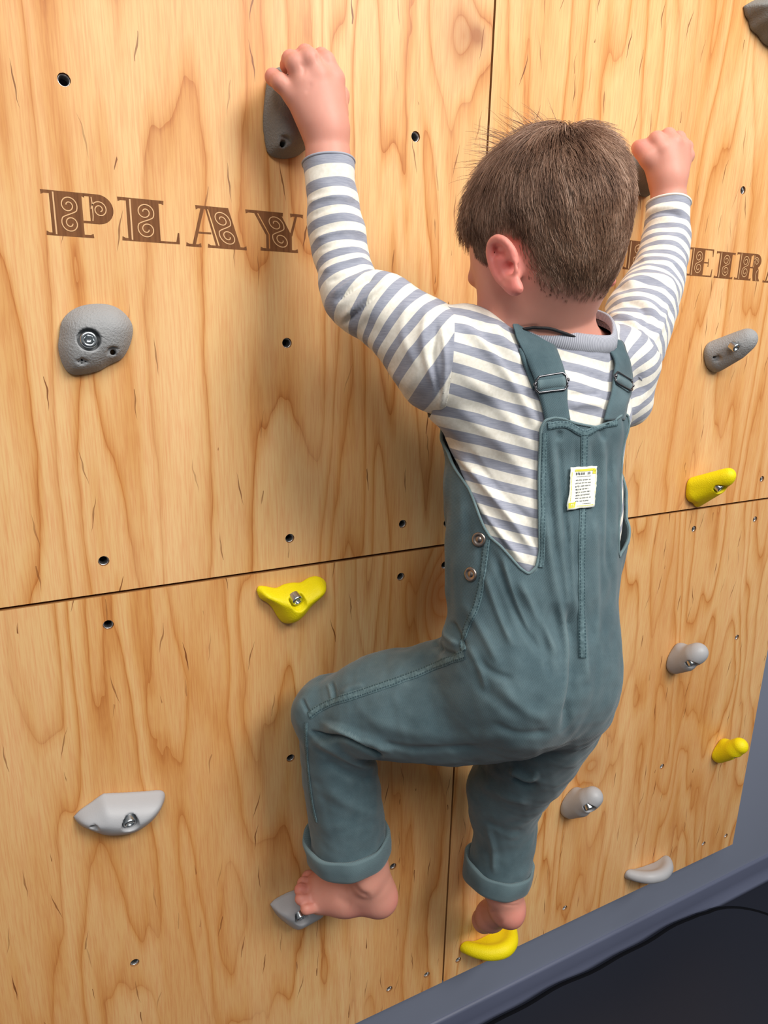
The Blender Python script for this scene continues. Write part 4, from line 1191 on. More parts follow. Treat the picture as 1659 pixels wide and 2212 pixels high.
SF = (np.stack([q0, q1, q2, q3], -1).reshape(1, -1, 4)+base_.reshape(-1, 1, 1)).reshape(-1, 4)
so = link('strands', mesh_np('strands', SVt.reshape(-1, 3)-ORG, SF, attrs={'tone': np.repeat(tone, KS*3)}), M_hair, hair)
so['kind'] = 'stuff'

# ---- shirt
PER = .0195
ZR = P(1161, 1000, .21)[2]
def shirt_body():
    t = torso(.0, 0, 7); t.k = .02
    B = [t, Cone(P(1010, 765, .203), P(1105, 805, .207), .050, .046, .02), Cone(P(1330, 782, .19), P(1240, 790, .2), .045, .044, .02),
         Sweep([(P(1178, 764, .212), .0475, .049), (P(1180, 825, .206), .074, .060)], LAT, 5, .02),
         Cone(P(1012, 790, .203), P(1000, 860, .205), .047, .040, .02), Cone(P(1350, 800, .188), P(1348, 860, .195), .040, .036, .02)]
    for S_, i_ in ((SL[-4:], .0016), (SR[-3:], .0042)): B.append(Sweep([(P(x, y, d), r-i_, r-i_) for x, y, d, r in S_], (0, -1, .1), 5, .006))
    V, F = mesh_field(Field(B, .02), .0022)
    V = smooth(V, F, 2, .5); N = normals(V, F)
    z0 = V[:, 2].copy()
    V = V+N*cloth_noise(V, 3, .06, .0014)[:, None]
    V = folds(V, N, [
        ([(985, 690), (1040, 740), (1110, 830), (1165, 940)], 12, .0035), ([(1010, 680), (1075, 760), (1130, 850)], 9, -.002),
        ([(1060, 690), (1090, 740), (1130, 790)], 10, .003), ([(985, 800), (1060, 860), (1165, 985)], 14, .0022), ([(975, 870), (1070, 950), (1165, 1060)], 14, .0022),
        ([(975, 960), (1040, 1040), (1110, 1130), (1160, 1200)], 9, .0050), ([(1000, 960), (1070, 1040), (1165, 1140)], 11, -.0030),
        ([(985, 1010), (1030, 1090), (1085, 1160), (1140, 1225)], 8, .0042), ([(978, 1000), (1010, 1060), (1060, 1140), (1110, 1205)], 6, -.0035), ([(1010, 960), (1090, 1060), (1165, 1130)], 8, .002),
        ([(1225, 878), (1270, 872), (1305, 878)], 9, .0035), ([(1228, 855), (1265, 852), (1300, 850)], 6, -.002), ([(1230, 790), (1280, 800), (1310, 815)], 8, .0018),
        ([(1300, 720), (1335, 760), (1352, 800)], 8, .0025), ([(1390, 840), (1370, 890), (1345, 930)], 9, .003), ([(1385, 800), (1375, 850), (1352, 890)], 8, -.002),
    ])
    # stripes follow the cloth: horizontal rounds, pulled up a little towards the raised left arm
    u_ = (V[:, 0]-P(1318, 870, .27)[0])/.1
    zl = np.where(u_ < 0, .024*np.sqrt(u_**2+.05), .05*np.sqrt(u_**2+.02))
    st = (z0-ZR-zl)/PER+.35
    pull = np.exp(-(np.linalg.norm(V-P(985, 760, .25), axis=1)/.09)**2)
    return V, F, N, st-pull*.5
HV, HF, HN, HS = shirt_body()
# neck opening
nk = P(1192, 690, .214); ax_ = unit(NECK-nk)
ncen = P(1187, 742, .214)
q_ = HV-ncen; tN = unit([.06, -.30, 1.]); hgt = q_ @ tN
rr_ = np.linalg.norm(q_-hgt[:, None]*tN, axis=1)
fneck = np.where(rr_ < .066, .0140-hgt, .05)
HT = tri(HF)
HV, HT, bd, (HS,) = clip_mesh(HV, HT, fneck, (HS,))
NCP = HV[max(loops(bd), key=len)]
ARM_L = [(972, 662, .20), (976, 790, .245), (950, 912, .20)]; ARM_R = [(1300, 690, .19), (1350, 770, .22), (1394, 812, .19)]
for arm_, a0_, in_ in ((ARM_L, sleeveL.c[0], .012), (ARM_R, sleeveR.c[0], .030)):      # the body of the shirt ends at the armholes
    p0 = P(*arm_[0]); n_ = unit(np.cross(P(*arm_[1])-p0, P(*arm_[2])-p0)); n_ = n_ if n_ @ (a0_-p0) > 0 else -n_
    pl = in_-(HV-p0) @ n_; far_ = np.linalg.norm(HV-P(*arm_[1]), axis=1) > .13
    HV, HT, _b, (HS,) = clip_mesh(HV, HT, np.where(far_, .05, pl), (HS,))
shirt = link('shirt', mesh_np('shirt', HV-ORG, HT, attrs={'stripe': HS}), M_shirt, child)
shirt['label'] = 'grey and cream striped long-sleeved jersey shirt'
SHS = Surf(HV, HT)
# ribbed collar around the opening
cp = NCP[::2]
for _ in range(30): cp = (np.roll(cp, 1, 0)+np.roll(cp, -1, 0)+2*cp)/4
def collar(cp):
    c0 = cp.mean(0); n = len(cp); prof = [(.003, -.0015), (.0045, .002), (.0035, .008), (.0005, .013), (-.0025, .0155), (-.0045, .014), (-.0035, .006)]
    out = cp-c0; out -= (out @ tN)[:, None]*tN; out /= np.linalg.norm(out, axis=1)[:, None]
    L = np.r_[0, np.cumsum(np.linalg.norm(np.diff(cp, axis=0), axis=1))]
    V = []; F = []; U = []
    for (o_, t_) in prof:
        V.append(cp+out*(o_-.10*t_)+tN*(t_-.004)); U.append(L/.0022)
    V = np.vstack(V); m = len(prof)
    for j in range(m-1):
        for i in range(n): F.append((j*n+i, j*n+(i+1) % n, (j+1)*n+(i+1) % n, (j+1)*n+i))
    return link('collar', mesh_np('collar', V-ORG, F, attrs={'u': np.concatenate(U)}), M_rib, shirt)
collar_o = collar(cp)
# sleeves
def sleeve(sw, fl, name_label, cutz, phase, seed, arm):
    V, F = mesh_field(Field([sw], .01), .0020)
    V = smooth(V, F, 1, .5); N = normals(V, F)
    s, ang, L = sw.param(V)
    st = s/PER+phase
    V = V+N*cloth_noise(V, seed, .05, .0013)[:, None]
    V = folds(V, N, fl)
    T = tri(F)
    a0 = sw.c[0]; t0 = unit(sw.c[3]-sw.c[0])
    n_ = unit(np.cross(P(*arm[1])-P(*arm[0]), P(*arm[2])-P(*arm[0]))); n_ = n_ if n_ @ (a0-P(*arm[0])) > 0 else -n_
    V, T, bd2, (st,) = clip_mesh(V, T, (V-P(*arm[0])) @ n_, (st,))
    V, T, bd, (st,) = clip_mesh(V, T, (V-(a0+t0*cutz)) @ t0, (st,))
    o = link('sleeve', mesh_np('sleeve', V-ORG, T, attrs={'stripe': st}), M_shirt, shirt)
    md = o.modifiers.new('cloth_thickness', 'SOLIDIFY'); md.thickness = .0016; md.offset = -1
    o['label'] = name_label
    lp = max(loops(bd), key=len); cp = V[lp][::2]
    for _ in range(10): cp = (np.roll(cp, 1, 0)+np.roll(cp, -1, 0)+2*cp)/4
    return o, V, T, cp
FL_L = [([(660, 440), (710, 425), (770, 428)], 6, .0022), ([(665, 470), (715, 450), (770, 440)], 5, -.0014), ([(672, 520), (730, 500), (790, 500)], 6, .0024), ([(680, 545), (735, 525), (792, 515)], 5, -.0014),
        ([(690, 590), (745, 565), (800, 552)], 6, .0026), ([(705, 612), (755, 592), (802, 572)], 5, -.0018), ([(715, 640), (765, 605), (808, 588)], 5, .0030), ([(722, 655), (770, 620), (812, 595)], 4, -.0040),
        ([(735, 690), (790, 645), (845, 600)], 7, .0034), ([(735, 705), (780, 668), (830, 620)], 5, -.0026), ([(760, 715), (810, 660), (860, 610)], 8, .0018),
        ([(880, 640), (870, 720), (905, 800)], 10, .0014), ([(925, 660), (915, 740), (945, 850)], 9, .0026), ([(945, 690), (935, 780), (955, 870)], 6, -.0026), ([(955, 700), (962, 800), (950, 890)], 6, .0028)]
FL_R = [([(1375, 560), (1420, 555), (1465, 575)], 7, .0016), ([(1388, 484), (1412, 462), (1450, 460), (1484, 474)], 4, -.0026), ([(1392, 470), (1415, 451), (1450, 448), (1484, 462)], 5, .0030), ([(1340, 620), (1390, 600), (1440, 602), (1462, 625)], 7, .0040), ([(1335, 632), (1390, 614), (1440, 618), (1455, 650)], 6, -.0022),
        ([(1330, 660), (1390, 650), (1425, 690)], 8, .0022), ([(1345, 655), (1385, 665), (1410, 720)], 6, -.0022), ([(1310, 680), (1360, 690), (1390, 740), (1395, 790)], 8, .0040), ([(1330, 690), (1375, 720), (1385, 790)], 6, -.0030),
        ([(1440, 650), (1430, 700), (1410, 740)], 6, .003)]
slL, lV, lT, cpl = sleeve(sleeveL, FL_L, 'striped sleeve of the left arm bent at the elbow', .004, .48, 5, ARM_L)
slR, rV, rT, cpr = sleeve(sleeveR, FL_R, 'striped sleeve of the right arm with turned cuff', .004, .46, 6, ARM_R)
M_greyj = plain('grey_jersey_hem', srgb(160, 163, 175), .85); M_whitej = plain('cream_jersey_hem', srgb(240, 237, 228), .85)
o = tube('cuff_hem', cpl-ORG, .0014, M_greyj, slL, closed=True)
o = tube('cuff_hem', cpr-ORG, .0016, M_whitej, slR, closed=True)
# the turned-up fold of the right cuff
fold = [(1384, 478), (1390, 462), (1415, 452), (1450, 452), (1476, 462), (1488, 458)]
# neck cord
SK = Surf(BV, tri(BF))
cord = []
for (x, y) in crom(np.array([(1128, 712), (1150, 708), (1185, 708), (1215, 718), (1240, 728)], float), 5):
    h_ = SK.hit(x, y)
    if h_: cord.append(h_[0]+h_[1]*.0012-ORG)
if len(cord) > 4: tube('neck_cord', cord, .0016, M_cord, child)
# ---- overalls
def ov_prims():
    t = torso(.0065, 1, 8); t.k = .02
    B = [t, Ell(P(1124, 1458, .262), (.087, .080, .078), None, .025), Ell(P(1206, 1452, .258), (.066, .074, .078), None, .025),
         Ell(P(1150, 1395, .245), (.098, .078, .085), None, .025)]
    B.append(Sweep([(P(x, y, d), a, b) for x, y, d, a, b in LT], (0, 0, 1), 6, .03))
    B.append(Sweep([(P(x, y, d), a, b) for x, y, d, a, b in LSH], LAT, 6, .022))
    B.append(Sweep([(P(x, y, d), a, b) for x, y, d, a, b in RT], LAT, 6, .03))
    B.append(Sweep([(P(x, y, d), a, b) for x, y, d, a, b in RSH], LAT, 6, .02))
    return B
OV, OF = mesh_field(Field(ov_prims(), .02), .0023)
OV = smooth(OV, OF, 3, .5); ON = normals(OV, OF)
up_ = np.clip((OV[:, 2]-P(1160, 1330, .24)[2])/.04, 0, 1)
OV = OV+ON*(cloth_noise(OV, 21, .085, .0015)+cloth_noise(OV, 22, .030, .0011, (1, 1, .12))*up_+cloth_noise(OV, 23, .032, .00055)*(1-up_))[:, None]; ON = normals(OV, OF)
OVF = [
    # back panel
    ([(1190, 930), (1200, 1050), (1213, 1200), (1232, 1340)], 9, .0033), ([(1207, 950), (1216, 1060), (1226, 1180)], 6, -.0024), ([(1176, 1100), (1195, 1250), (1222, 1360), (1236, 1440)], 12, .0042),
    ([(1225, 1300), (1240, 1390), (1243, 1470), (1225, 1560), (1212, 1588)], 11, -.0090), ([(1195, 1300), (1213, 1400), (1222, 1480)], 12, -.0027),
    ([(1300, 930), (1303, 1050), (1300, 1200)], 7, .0024), ([(1318, 960), (1315, 1100), (1312, 1250)], 6, -.0024), ([(1285, 1120), (1288, 1250), (1290, 1400)], 7, .0024),
    ([(1250, 1290), (1262, 1390), (1268, 1480)], 7, .0030), ([(1210, 930), (1206, 950)], 6, -.0027), ([(1300, 925), (1303, 950)], 6, -.0027),
    # flank
    ([(1060, 1180), (1095, 1270), (1130, 1350), (1180, 1430)], 9, -.0027), ([(1045, 1230), (1075, 1320), (1110, 1400)], 8, .0027), ([(1120, 1250), (1160, 1330), (1205, 1420)], 10, .0036),
    ([(1000, 1300), (1040, 1360), (1080, 1440)], 10, .0024),
    # groin and thigh
    ([(938, 1383), (955, 1405), (985, 1418)], 7, -.0067), ([(950, 1345), (965, 1372), (990, 1395)], 8, .0045), ([(975, 1340), (990, 1370), (1005, 1400)], 5, -.0037),
    ([(1010, 1430), (1060, 1500), (1130, 1560)], 16, -.0021), ([(760, 1530), (860, 1575), (980, 1590), (1110, 1590)], 15, .0021), ([(800, 1600), (900, 1618), (1050, 1612)], 7, -.0030),
    # back of the knee
    ([(668, 1580), (705, 1592), (745, 1594), (775, 1606), (828, 1640)], 5, -.0128), ([(690, 1572), (740, 1578), (800, 1600), (850, 1625)], 9, .0060), ([(672, 1595), (710, 1612), (760, 1640), (815, 1668)], 10, .0054),
    ([(700, 1640), (750, 1670), (810, 1690)], 9, -.0027), ([(755, 1598), (775, 1608)], 5, -.0075),
    ([(716, 1472), (722, 1492), (724, 1514)], 3.5, -.0026), ([(708, 1475), (714, 1495), (717, 1512)], 4, .0016), ([(652, 1508), (660, 1526), (668, 1542)], 3.5, -.0026),
    ([(735, 1500), (760, 1485), (790, 1480)], 7, .0016), ([(690, 1560), (730, 1570), (770, 1590), (812, 1622)], 5, .0030), ([(776, 1600), (800, 1622), (826, 1640)], 4, -.0050),
    ([(860, 1450), (900, 1470), (960, 1480)], 12, -.0016), ([(1030, 1420), (1060, 1450), (1110, 1470)], 9, -.0022), ([(1010, 1390), (1035, 1440), (1050, 1500)], 8, .0022),
    ([(1080, 1480), (1130, 1530), (1190, 1560)], 14, .0022), ([(1060, 1560), (1120, 1585), (1190, 1580)], 8, -.0022), ([(1150, 1280), (1175, 1380), (1190, 1470)], 8, -.0020),
    ([(1085, 1200), (1110, 1290), (1150, 1380)], 6, .0024), ([(1185, 1000), (1190, 1100), (1198, 1220)], 5, -.0016), ([(1232, 1110), (1236, 1240), (1246, 1350)], 5, .0018),
    ([(1245, 950), (1243, 1000), (1240, 1100)], 5, -.0014), ([(1280, 950), (1283, 1040), (1280, 1140)], 5, -.0014), ([(1325, 1000), (1328, 1080), (1326, 1180)], 6, .0018),
    # shins
    ([(700, 1700), (760, 1740), (820, 1760)], 13, .0024), ([(1100, 1660), (1140, 1680), (1166, 1672)], 7, .0060), ([(1105, 1680), (1140, 1700), (1165, 1695)], 6, -.0060), ([(1030, 1690), (1090, 1720), (1150, 1735)], 10, .0036),
    ([(1050, 1780), (1065, 1830), (1068, 1890)], 7, .0033), ([(1040, 1760), (1080, 1790), (1140, 1800)], 9, -.0024), ([(1020, 1640), (1060, 1680), (1110, 1700)], 10, -.0030),
]
OV = folds(OV, ON, OVF); ON = normals(OV, OF)
OT = tri(OF); OS0 = Surf(OV, OT)
# torso coordinates: angle from the back middle (towards the child's left is +) and height
tsw = torso(.0065, 1, 8)
def psi(V):
    zc = tsw.c[:, 2]; o_ = np.argsort(zc); cx_ = np.interp(V[:, 2], zc[o_], tsw.c[o_, 0]); cy_ = np.interp(V[:, 2], zc[o_], tsw.c[o_, 1])
    return np.arctan2(-(V[:, 0]-cx_), -(V[:, 1]-cy_))
def pz(x, y):
    h_ = OS0.hit(x, y); p = h_[0] if h_ else P(x, y, .22)
    return (abs(float(psi(p[None])[0])), float(p[2]))
edge = [pz(1262, 925), pz(1240, 914), pz(1222, 906), pz(1198, 902), pz(1178, 908), pz(1168, 925), pz(1167, 960), pz(1164, 1040), pz(1165, 1130), pz(1166, 1190), pz(1158, 1226), pz(1142, 1240), pz(1124, 1228), pz(1104, 1205), pz(1082, 1180), pz(1058, 1160), pz(1046, 1140), pz(1030, 1100), pz(1012, 1055)]
zt_ = lambda y: float(P(1000, y, .25)[2])
edge[0] = (-.02, edge[0][1])
edge += [(max(edge[-1][0]+.16, 1.75), edge[-1][1]+.035), (2.15, edge[-1][1]+.075), (2.40, edge[-1][1]+.105), (2.6, edge[-1][1]+.112), (3.3, edge[-1][1]+.112)]
RS = .10
cutpoly = [(a*RS, z) for a, z in edge]+[(3.3*RS, 5), (-.02*RS, 5)]
Q2 = np.stack([np.abs(psi(OV))*RS, OV[:, 2]], 1)
fcut = sdpoly(Q2, cutpoly)
fcut[OV[:, 2] < min(z for _, z in edge)-.01] = .05
# leg openings
def endclip(L):
    a, b = P(*L[-2][:3]), P(*L[-1][:3]); t = unit(b-a); return b, t
for L in (LSH, RSH):
    b, t = endclip(L); r = L[-1][3]*1.6
    d_ = (b-OV) @ t; near = np.linalg.norm((OV-b)-((OV-b) @ t)[:, None]*t, axis=1) < r
    m_ = near & (OV[:, 2] < b[2]+.06)
    fcut[m_] = np.minimum(fcut[m_], d_[m_])
OV, OT, bd, _ = clip_mesh(OV, OT, fcut)
# the shirt tucks in under the overalls
qs = np.stack([np.abs(psi(HV))*RS, HV[:, 2]], 1); under = np.clip(sdpoly(qs, cutpoly)/.010, 0, 1)
HV = HV-normals(HV, HT)*(under*.007)[:, None]
shirt.data.vertices.foreach_set('co', (HV-ORG).astype(np.float32).ravel()); shirt.data.update()
overalls = link('overalls', mesh_np('overalls', OV-ORG, OT), M_den, child)
md = overalls.modifiers.new('cloth_thickness', 'SOLIDIFY'); md.thickness = .0022; md.offset = -1
overalls['label'] = 'teal twill bib overalls with rolled cuffs'
OSF = Surf(OV, OT)
LPS = loops(bd)
for L in LPS:
    cp = OV[L]
    if len(cp) < 40: continue
    zr = cp[:, 2].max()-cp[:, 2].min()
    if cp[:, 2].mean() > 1.362-.45:      # the bib edge
        for _ in range(6): cp = (np.roll(cp, 1, 0)+np.roll(cp, -1, 0)+2*cp)/4
        tube('edge_binding', cp-ORG, .0015, M_den2, overalls, closed=True)
    else:                            # rolled trouser cuff
        cp = cp[::2]
        for _ in range(40): cp = (np.roll(cp, 1, 0)+np.roll(cp, -1, 0)+2*cp)/4
        c0 = cp.mean(0); dn = np.array([0, 0, -1.])
        big = cp[:, 0].mean() < P(900, 1850, .1)[0]
        a, b = (endclip(LSH) if big else endclip(RSH)); dn = b
        out = cp-c0; out -= (out @ dn)[:, None]*dn; rl = np.linalg.norm(out, axis=1)[:, None]; out /= rl
        n = len(cp); H_ = .026
        ph = np.arctan2(out[:, 1], out[:, 0])
        # the roll hangs lower towards the viewer and gapes at the front of the left shin
        prof = [(-.004, -.002), (.0012, -.016), (.0040, -.0165), (.0056, -.013), (.0060, .000), (.0056, .010), (.0040, .0145), (.0005, .0165), (-.0030, .0150), (-.0048, .008), (-.0050, -.004)]
        gp = np.clip(-out[:, 0]*.8+out[:, 1]*.35, 0, 1)**3 if big else np.clip(-out[:, 0]*.9+out[:, 1]*.2, 0, 1)**4
        V = []; F = []
        for j, (o_, t_) in enumerate(prof):
            ex = gp[:, None]*((.010 if big else .005) if 1 <= j <= 3 else (.003))
            wob = (.0008*np.sin(ph*5+j)+.0006*np.sin(ph*9))[:, None]
            tt = t_*(1+.25*gp)
            V.append(cp+out*(o_+ex+wob)+dn*tt[:, None])
        V = np.vstack(V); m = len(prof)
        for j in range(m-1):
            for i in range(n): F.append((j*n+i, (j+1)*n+i, (j+1)*n+(i+1) % n, j*n+(i+1) % n))
        o = link('rolled_cuff', mesh_np('rolled_cuff', V-ORG, F), M_den2 if False else M_den, overalls)
# seams: stitched ribbons laid on the cloth
def seam(px, wd, name='seam', lift=.0006, mat=None, thick=.0009):
    c = crom(np.array(px, float), 8); pts = []; nn = []
    for x, y in c:
        h_ = OSF.hit(x, y)
        if h_ is None: continue
        if pts and np.linalg.norm(h_[0]-pts[-1]) > .03: continue
        pts.append(h_[0]); nn.append(h_[1])
    if len(pts) < 3: return
    p = np.array(pts); nr_ = np.array(nn)
    for _ in range(3): nr_[1:-1] = (nr_[:-2]+nr_[1:-1]*2+nr_[2:])/4
    nr_ /= np.linalg.norm(nr_, axis=1)[:, None]
    T = np.gradient(p, axis=0); T /= np.linalg.norm(T, axis=1)[:, None]; S_ = np.cross(T, nr_)
    L = np.r_[0, np.cumsum(np.linalg.norm(np.diff(p, axis=0), axis=1))]
    us = [-1, -.8, -.3, .3, .8, 1]; V = []; F = []; U = []; Sx = []
    for u in us:
        q = p+S_*u*wd/2
        q = np.array([OSF.snap(a)[0]+OSF.snap(a)[1]*(lift if abs(u) > .95 else lift+thick) for a in q])
        V.append(q); U.append(np.full(len(p), u)); Sx.append(L)
    n = len(p)
    for j in range(len(us)-1):
        for i in range(n-1): F.append((j*n+i, (j+1)*n+i, (j+1)*n+i+1, j*n+i+1))
    o = link(name, mesh_np(name, np.vstack(V)-ORG, F, attrs={'u': np.concatenate(U), 's': np.concatenate(Sx)}), mat or M_seam, overalls)
    return o
seam([(1262, 930), (1261, 1000), (1258, 1120), (1256, 1250), (1257, 1340), (1259, 1420)], .0085, 'back_seam')
seam([(1004, 1414), (960, 1430), (900, 1455), (830, 1480), (760, 1503), (722, 1515), (690, 1530), (668, 1545)], .0105, 'outer_leg_seam')
seam([(661, 1560), (662, 1610), (668, 1680), (676, 1740), (684, 1775)], .005, 'outer_leg_seam')
seam([(1052, 1165), (1046, 1215), (1040, 1260), (1028, 1310), (1010, 1350), (1000, 1385), (1002, 1405)], .008, 'side_placket_seam')
seam([(1176, 935), (1174, 1000), (1172, 1100), (1172, 1180), (1168, 1225)], .006, 'bib_edge_seam')
seam([(1183, 921), (1222, 917), (1262, 936), (1298, 919), (1332, 913)], .0075, 'bib_top_seam')

# straps
def ribbon3(name, path, wd, mat, parent, surf, lift, thick=.0022, wob=0.):
    """flat band over the shoulder: path of (left px, right px) pairs lying on a surface"""
    rows = []
    for (xa, ya, xb, yb, l_, *dd) in path:
        if dd: ha = surf.snap(P(xa, ya, dd[0])); hb = surf.snap(P(xb, yb, dd[0]))
        else: ha = surf.hit(xa, ya); hb = surf.hit(xb, yb)
        if ha is None or hb is None: continue
        rows.append((ha[0]+ha[1]*(lift+l_), hb[0]+hb[1]*(lift+l_), unit(ha[1]+hb[1])))
    A = crom(np.array([r[0] for r in rows]), 6); B = crom(np.array([r[1] for r in rows]), 6); N_ = crom(np.array([r[2] for r in rows]), 6)
    N_ /= np.linalg.norm(N_, axis=1)[:, None]
    n = len(A); us = np.linspace(0, 1, 7); V = []; U = []; Sx = []
    L = np.r_[0, np.cumsum(np.linalg.norm(np.diff((A+B)/2, axis=0), axis=1))]
    ring_ = [(u, 1) for u in us]+[(u, 0) for u in us[::-1]]
    for u, t_ in ring_:
        bul = .0010*(1-(2*u-1)**2)
        V.append(A*(1-u)+B*u+N_*((thick if t_ else 0)+bul)); U.append(np.full(n, 2*u-1)); Sx.append(L)
    m = len(ring_); F = []
    for j in range(m):
        k = (j+1) % m
        for i in range(n-1): F.append((j*n+i, j*n+i+1, k*n+i+1, k*n+i))
    F.append(tuple(j*n for j in range(m))); F.append(tuple(j*n+n-1 for j in range(m))[::-1])
    return link(name, mesh_np(name, np.vstack(V)-ORG, F), mat, parent)
cV = np.array([v.co for v in collar_o.data.vertices])+ORG; cT = np.array([t_ for p_ in collar_o.data.polygons for t_ in ((p_.vertices[0], p_.vertices[1], p_.vertices[2]), (p_.vertices[0], p_.vertices[2], p_.vertices[3]))])
SALL = Surf(np.vstack([HV, lV, rV, cV]), np.vstack([HT, lT+len(HV), rT+len(HV)+len(lV), cT+len(HV)+len(lV)+len(rV)]))
st1 = ribbon3('strap', [(1174, 912, 1226, 906, .001), (1168, 880, 1223, 872, .001), (1157, 848, 1221, 842, .002), (1148, 822, 1216, 814, .003), (1135, 790, 1203, 775, .002), (1122, 760, 1190, 742, .001), (1110, 734, 1174, 728, .001), (1103, 720, 1160, 716, .0026), (1099, 710, 1146, 704, .0030)], .03, M_den, overalls, SALL, .0025)
st2 = ribbon3('strap', [(1297, 908, 1344, 906, .001), (1303, 880, 1346, 872, .001), (1312, 850, 1352, 852, .002), (1315, 815, 1353, 822, .003), (1319, 782, 1352, 792, .002), (1318, 760, 1346, 766, .001), (1315, 742, 1338, 742, .0008), (1308, 726, 1327, 724, .0005)], .03, M_den, overalls, SALL, .0025)
# second layer of the left strap hanging behind its edge
ribbon3('strap_tail', [(1150, 842, 1168, 838, -.001), (1138, 812, 1160, 806, -.001), (1126, 780, 1150, 772, -.001), (1118, 755, 1136, 748, -.001)], .02, M_den, overalls, SALL, .0018)
def buckle(corners, strap, loopc):
    """wire slider: rounded rectangle of gunmetal wire, corners in photo pixels, plus the strap loop wrapped over its bar"""
    pts = []; ns = []
    for x, y in corners:
        h_ = SALL.hit(x, y); pts.append(h_[0]+h_[1]*.0085); ns.append(h_[1])
    p = np.array(pts); nav = unit(np.mean(ns, 0))
    dense = []
    for i in range(4):
        a, b = p[i], p[(i+1) % 4]; e = b-a; L = np.linalg.norm(e); r = .0035/L
        for u in np.linspace(r, 1-r, 6): dense.append(a+e*u)
    dense = np.array(dense)
    o = tube('buckle', dense-ORG, .0011, M_gun, strap, closed=True)
    # roller ends
    for (i, j) in ((0, 3), (1, 2)):
        mid = (p[i]*.55+p[j]*.45); sd = unit(p[i]-p[(i+1) % 4]) if i == 0 else unit(p[1]-p[0])
        tube('buckle_rivet', np.array([mid-ORG+sd*.0, mid-ORG+sd*.0022]), [.0019, .0019], M_gun, strap)
    # strap loop over the bar
    V = []; F = []; n = 9; prof = [(math.cos(a), math.sin(a)) for a in np.linspace(-.35, math.pi+.35, 14)]
    a0, a1, b1, b0 = p
    top0, top1 = a0*.86+b0*.14, a1*.86+b1*.14; bot0, bot1 = a0*.14+b0*.86, a1*.14+b1*.86
    for i in range(n):
        u = .05+.9*i/(n-1); t_ = top0*(1-u)+top1*u; b_ = bot0*(1-u)+bot1*u; c_ = (t_+b_)/2; h2 = (t_-b_)/2
        for (cx_, cy_) in prof: V.append(c_+h2*cx_+nav*(.0046*cy_-.0030))
    m = len(prof)
    for i in range(n-1):
        for j in range(m-1): F.append((i*m+j, i*m+j+1, (i+1)*m+j+1, (i+1)*m+j))
    lo = link('strap_loop', mesh_np('strap_loop', np.array(V)-ORG, F), M_den, strap)
    md = lo.modifiers.new('cloth_thickness', 'SOLIDIFY'); md.thickness = .0015
buckle([(1149, 818), (1216, 812), (1221, 844), (1151, 852)], st1, None)
buckle([(1317, 808), (1349, 826), (1348, 850), (1315, 832)], st2, None)
# side buttons
def button(x, y, r, tilt=0):
    h_ = OSF.hit(x, y)
    c, n_ = h_[0], h_[1]; u = unit(np.cross(n_, [.1, .2, 1])); v = np.cross(n_, u)
    prof = [(0, .0030), (.0026, .0030), (.0030, .0024), (.0036, .0023), (.0046, .0030), (.0062, .0034), (.0074, .0030), (.0078, .0020), (.0070, .0006), (.0040, .0)]
    V = []; F = []; m = 28
    for (q, t_) in prof:
        for j in range(m): a = j*2*math.pi/m; V.append(c+n_*t_+(u*math.cos(a)+v*math.sin(a))*q*r/.0078)
    for i in range(len(prof)-1):
        for j in range(m): F.append((i*m+j, (i+1)*m+j, (i+1)*m+(j+1) % m, i*m+(j+1) % m))
    o = link('button', mesh_np('button', np.array(V)-ORG, F), M_brass, overalls); o['label'] = 'round aged metal button'
button(1019, 1240, .0078); button(1036, 1165, .0078)
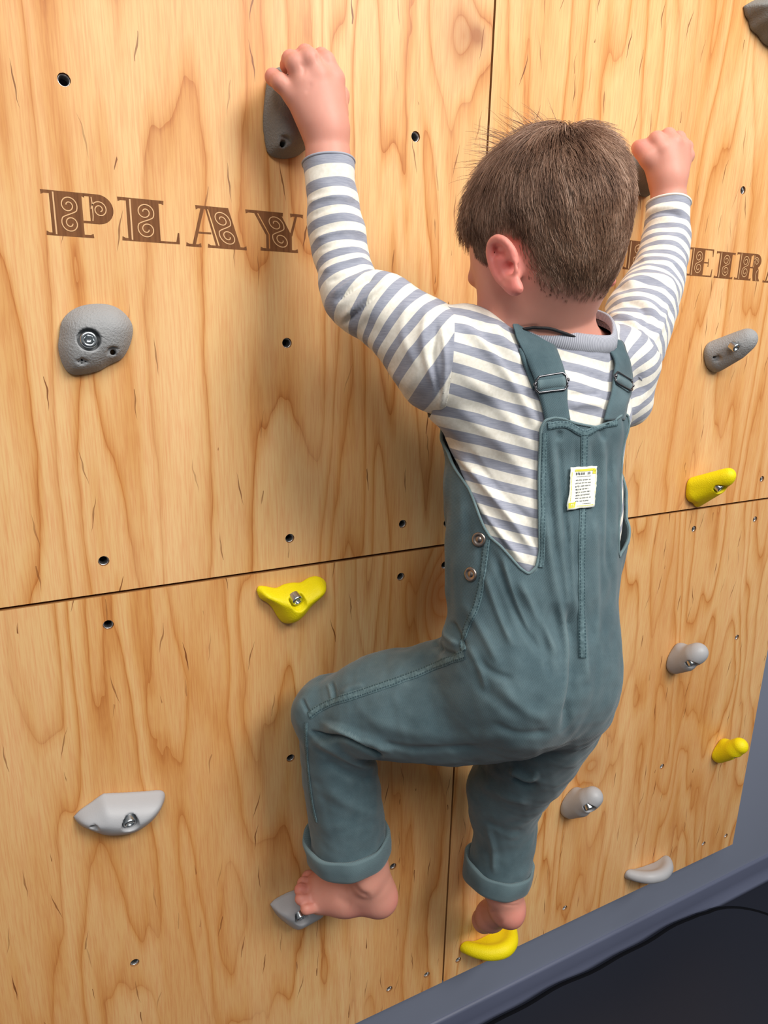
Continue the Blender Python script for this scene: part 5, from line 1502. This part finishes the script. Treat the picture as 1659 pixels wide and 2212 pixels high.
# woven patch on the back
M_patch = plain('cream_woven_patch', srgb(240, 240, 228), .85, bump=(900, .3, .0006)); M_py = plain('yellow_patch_print', srgb(222, 216, 70), .85); M_pk = plain('dark_patch_print', srgb(70, 74, 82), .85)
cor = np.array([(1229, 1010), (1287, 1006), (1280, 1094), (1224, 1102)], float)
def patch_pt(u, v, l_):
    q = (cor[0]*(1-u)+cor[1]*u)*(1-v)+(cor[3]*(1-u)+cor[2]*u)*v
    h_ = OSF.hit(*q); return h_[0]+h_[1]*l_
prng = np.random.default_rng(3)
def patch():
    n, m = 13, 17; V = []; F = []
    for j in range(m):
        for i in range(n):
            u, v = i/(n-1), j/(m-1); e = i in (0, n-1) or j in (0, m-1)
            uu = u+(prng.uniform(-.012, .012) if e else 0); vv = v+(prng.uniform(-.010, .010) if e else 0)
            V.append(patch_pt(min(max(uu, -.03), 1.03), min(max(vv, -.03), 1.03), .0032+(.0005 if e else 0)))
    for j in range(m-1):
        for i in range(n-1): F.append((j*n+i, (j+1)*n+i, (j+1)*n+i+1, j*n+i+1))
    o = link('label_patch', mesh_np('label_patch', np.array(V)-ORG, F), M_patch, overalls)
    md = o.modifiers.new('cloth_thickness', 'SOLIDIFY'); md.thickness = .0008; md.offset = -1
    o['label'] = 'cream printed patch with yellow border'
    # print: border, title, text lines; a flat print just proud of the cloth
    V = []; F = []; mi = []
    def quad(u0, v0, u1, v1, k):
        nu = max(2, int((u1-u0)*12)+1); s = len(V)
        for a in range(nu):
            u = u0+(u1-u0)*a/(nu-1); V.append(patch_pt(u, v0, .0036)); V.append(patch_pt(u, v1, .0036))
        for a in range(nu-1): F.append((s+2*a, s+2*a+1, s+2*a+3, s+2*a+2)); mi.append(k)
    quad(.14, .055, .93, .11, 0)
    for i in range(26): quad(.045, .12+i*.026, .065, .138+i*.026, 0); quad(.93, .2+i*.024, .948, .215+i*.024, 0)
    quad(.30, .935, .90, .95, 0)
    for (u0, v0, u1, v1) in [(.80, .07, .96, .19), (.04, .83, .23, .96)]:
        quad(u0, v0, u1, v0+.035, 0); quad(u0, v1-.035, u1, v1, 0); quad(u0, v0, u0+.045, v1, 0); quad(u1-.045, v0, u1, v1, 0); quad((u0+u1)/2-.03, (v0+v1)/2-.02, (u0+u1)/2+.03, (v0+v1)/2+.02, 0)
    u = .2
    while u < .72:      # title strokes
        w_ = prng.uniform(.012, .022)
        if not .56 < u < .62: quad(u, .135, u+w_, .195, 1)
        u += w_+prng.uniform(.014, .03)
    quad(.2, .232, .76, .238, 1)
    for k in range(8):
        v = .30+k*.072; u = .23; end = .78+prng.uniform(-.07, .03)
        while u < end:
            w_ = prng.uniform(.04, .14); w_ = min(w_, end-u)
            x_ = u
            while x_ < u+w_-.006: quad(x_, v+prng.uniform(0, .008), x_+.010, v+.030+prng.uniform(-.004, .004), 1); x_ += .0175
            u += w_+.025
    for a in range(9): quad(.55+a*.03, .885, .565+a*.03, .905, 1)
    link('patch_print', mesh_np('patch_print', np.array(V)-ORG, F, matidx=mi), [M_py, M_pk], o)
patch()
# hip pocket lip standing off the right hip
def pocket():
    A, B = [], []
    for i, y in enumerate(np.linspace(1396, 1472, 12)):
        q, n_ = OSF.snap(P(1330, y, .215)); u = i/11
        n_ = unit(n_+np.array([.35, .2, 0])); g = math.sin(math.pi*min(1, u*1.9)*.5)*(1-u)**.8*1.35
        A.append(q-n_*.001); B.append(q+n_*(.0020+.0095*g))
    V = []; F = []
    for a_, b_ in zip(A, B): V += [a_, b_]
    for i in range(len(A)-1): F.append((2*i, 2*i+1, 2*i+3, 2*i+2))
    o = link('pocket', mesh_np('pocket', np.array(V)-ORG, F), M_den, overalls)
    md = o.modifiers.new('cloth_thickness', 'SOLIDIFY'); md.thickness = .0025; md.offset = 0
    tube('pocket_binding', np.array(B)-ORG, .0014, M_den2, o)
pocket()
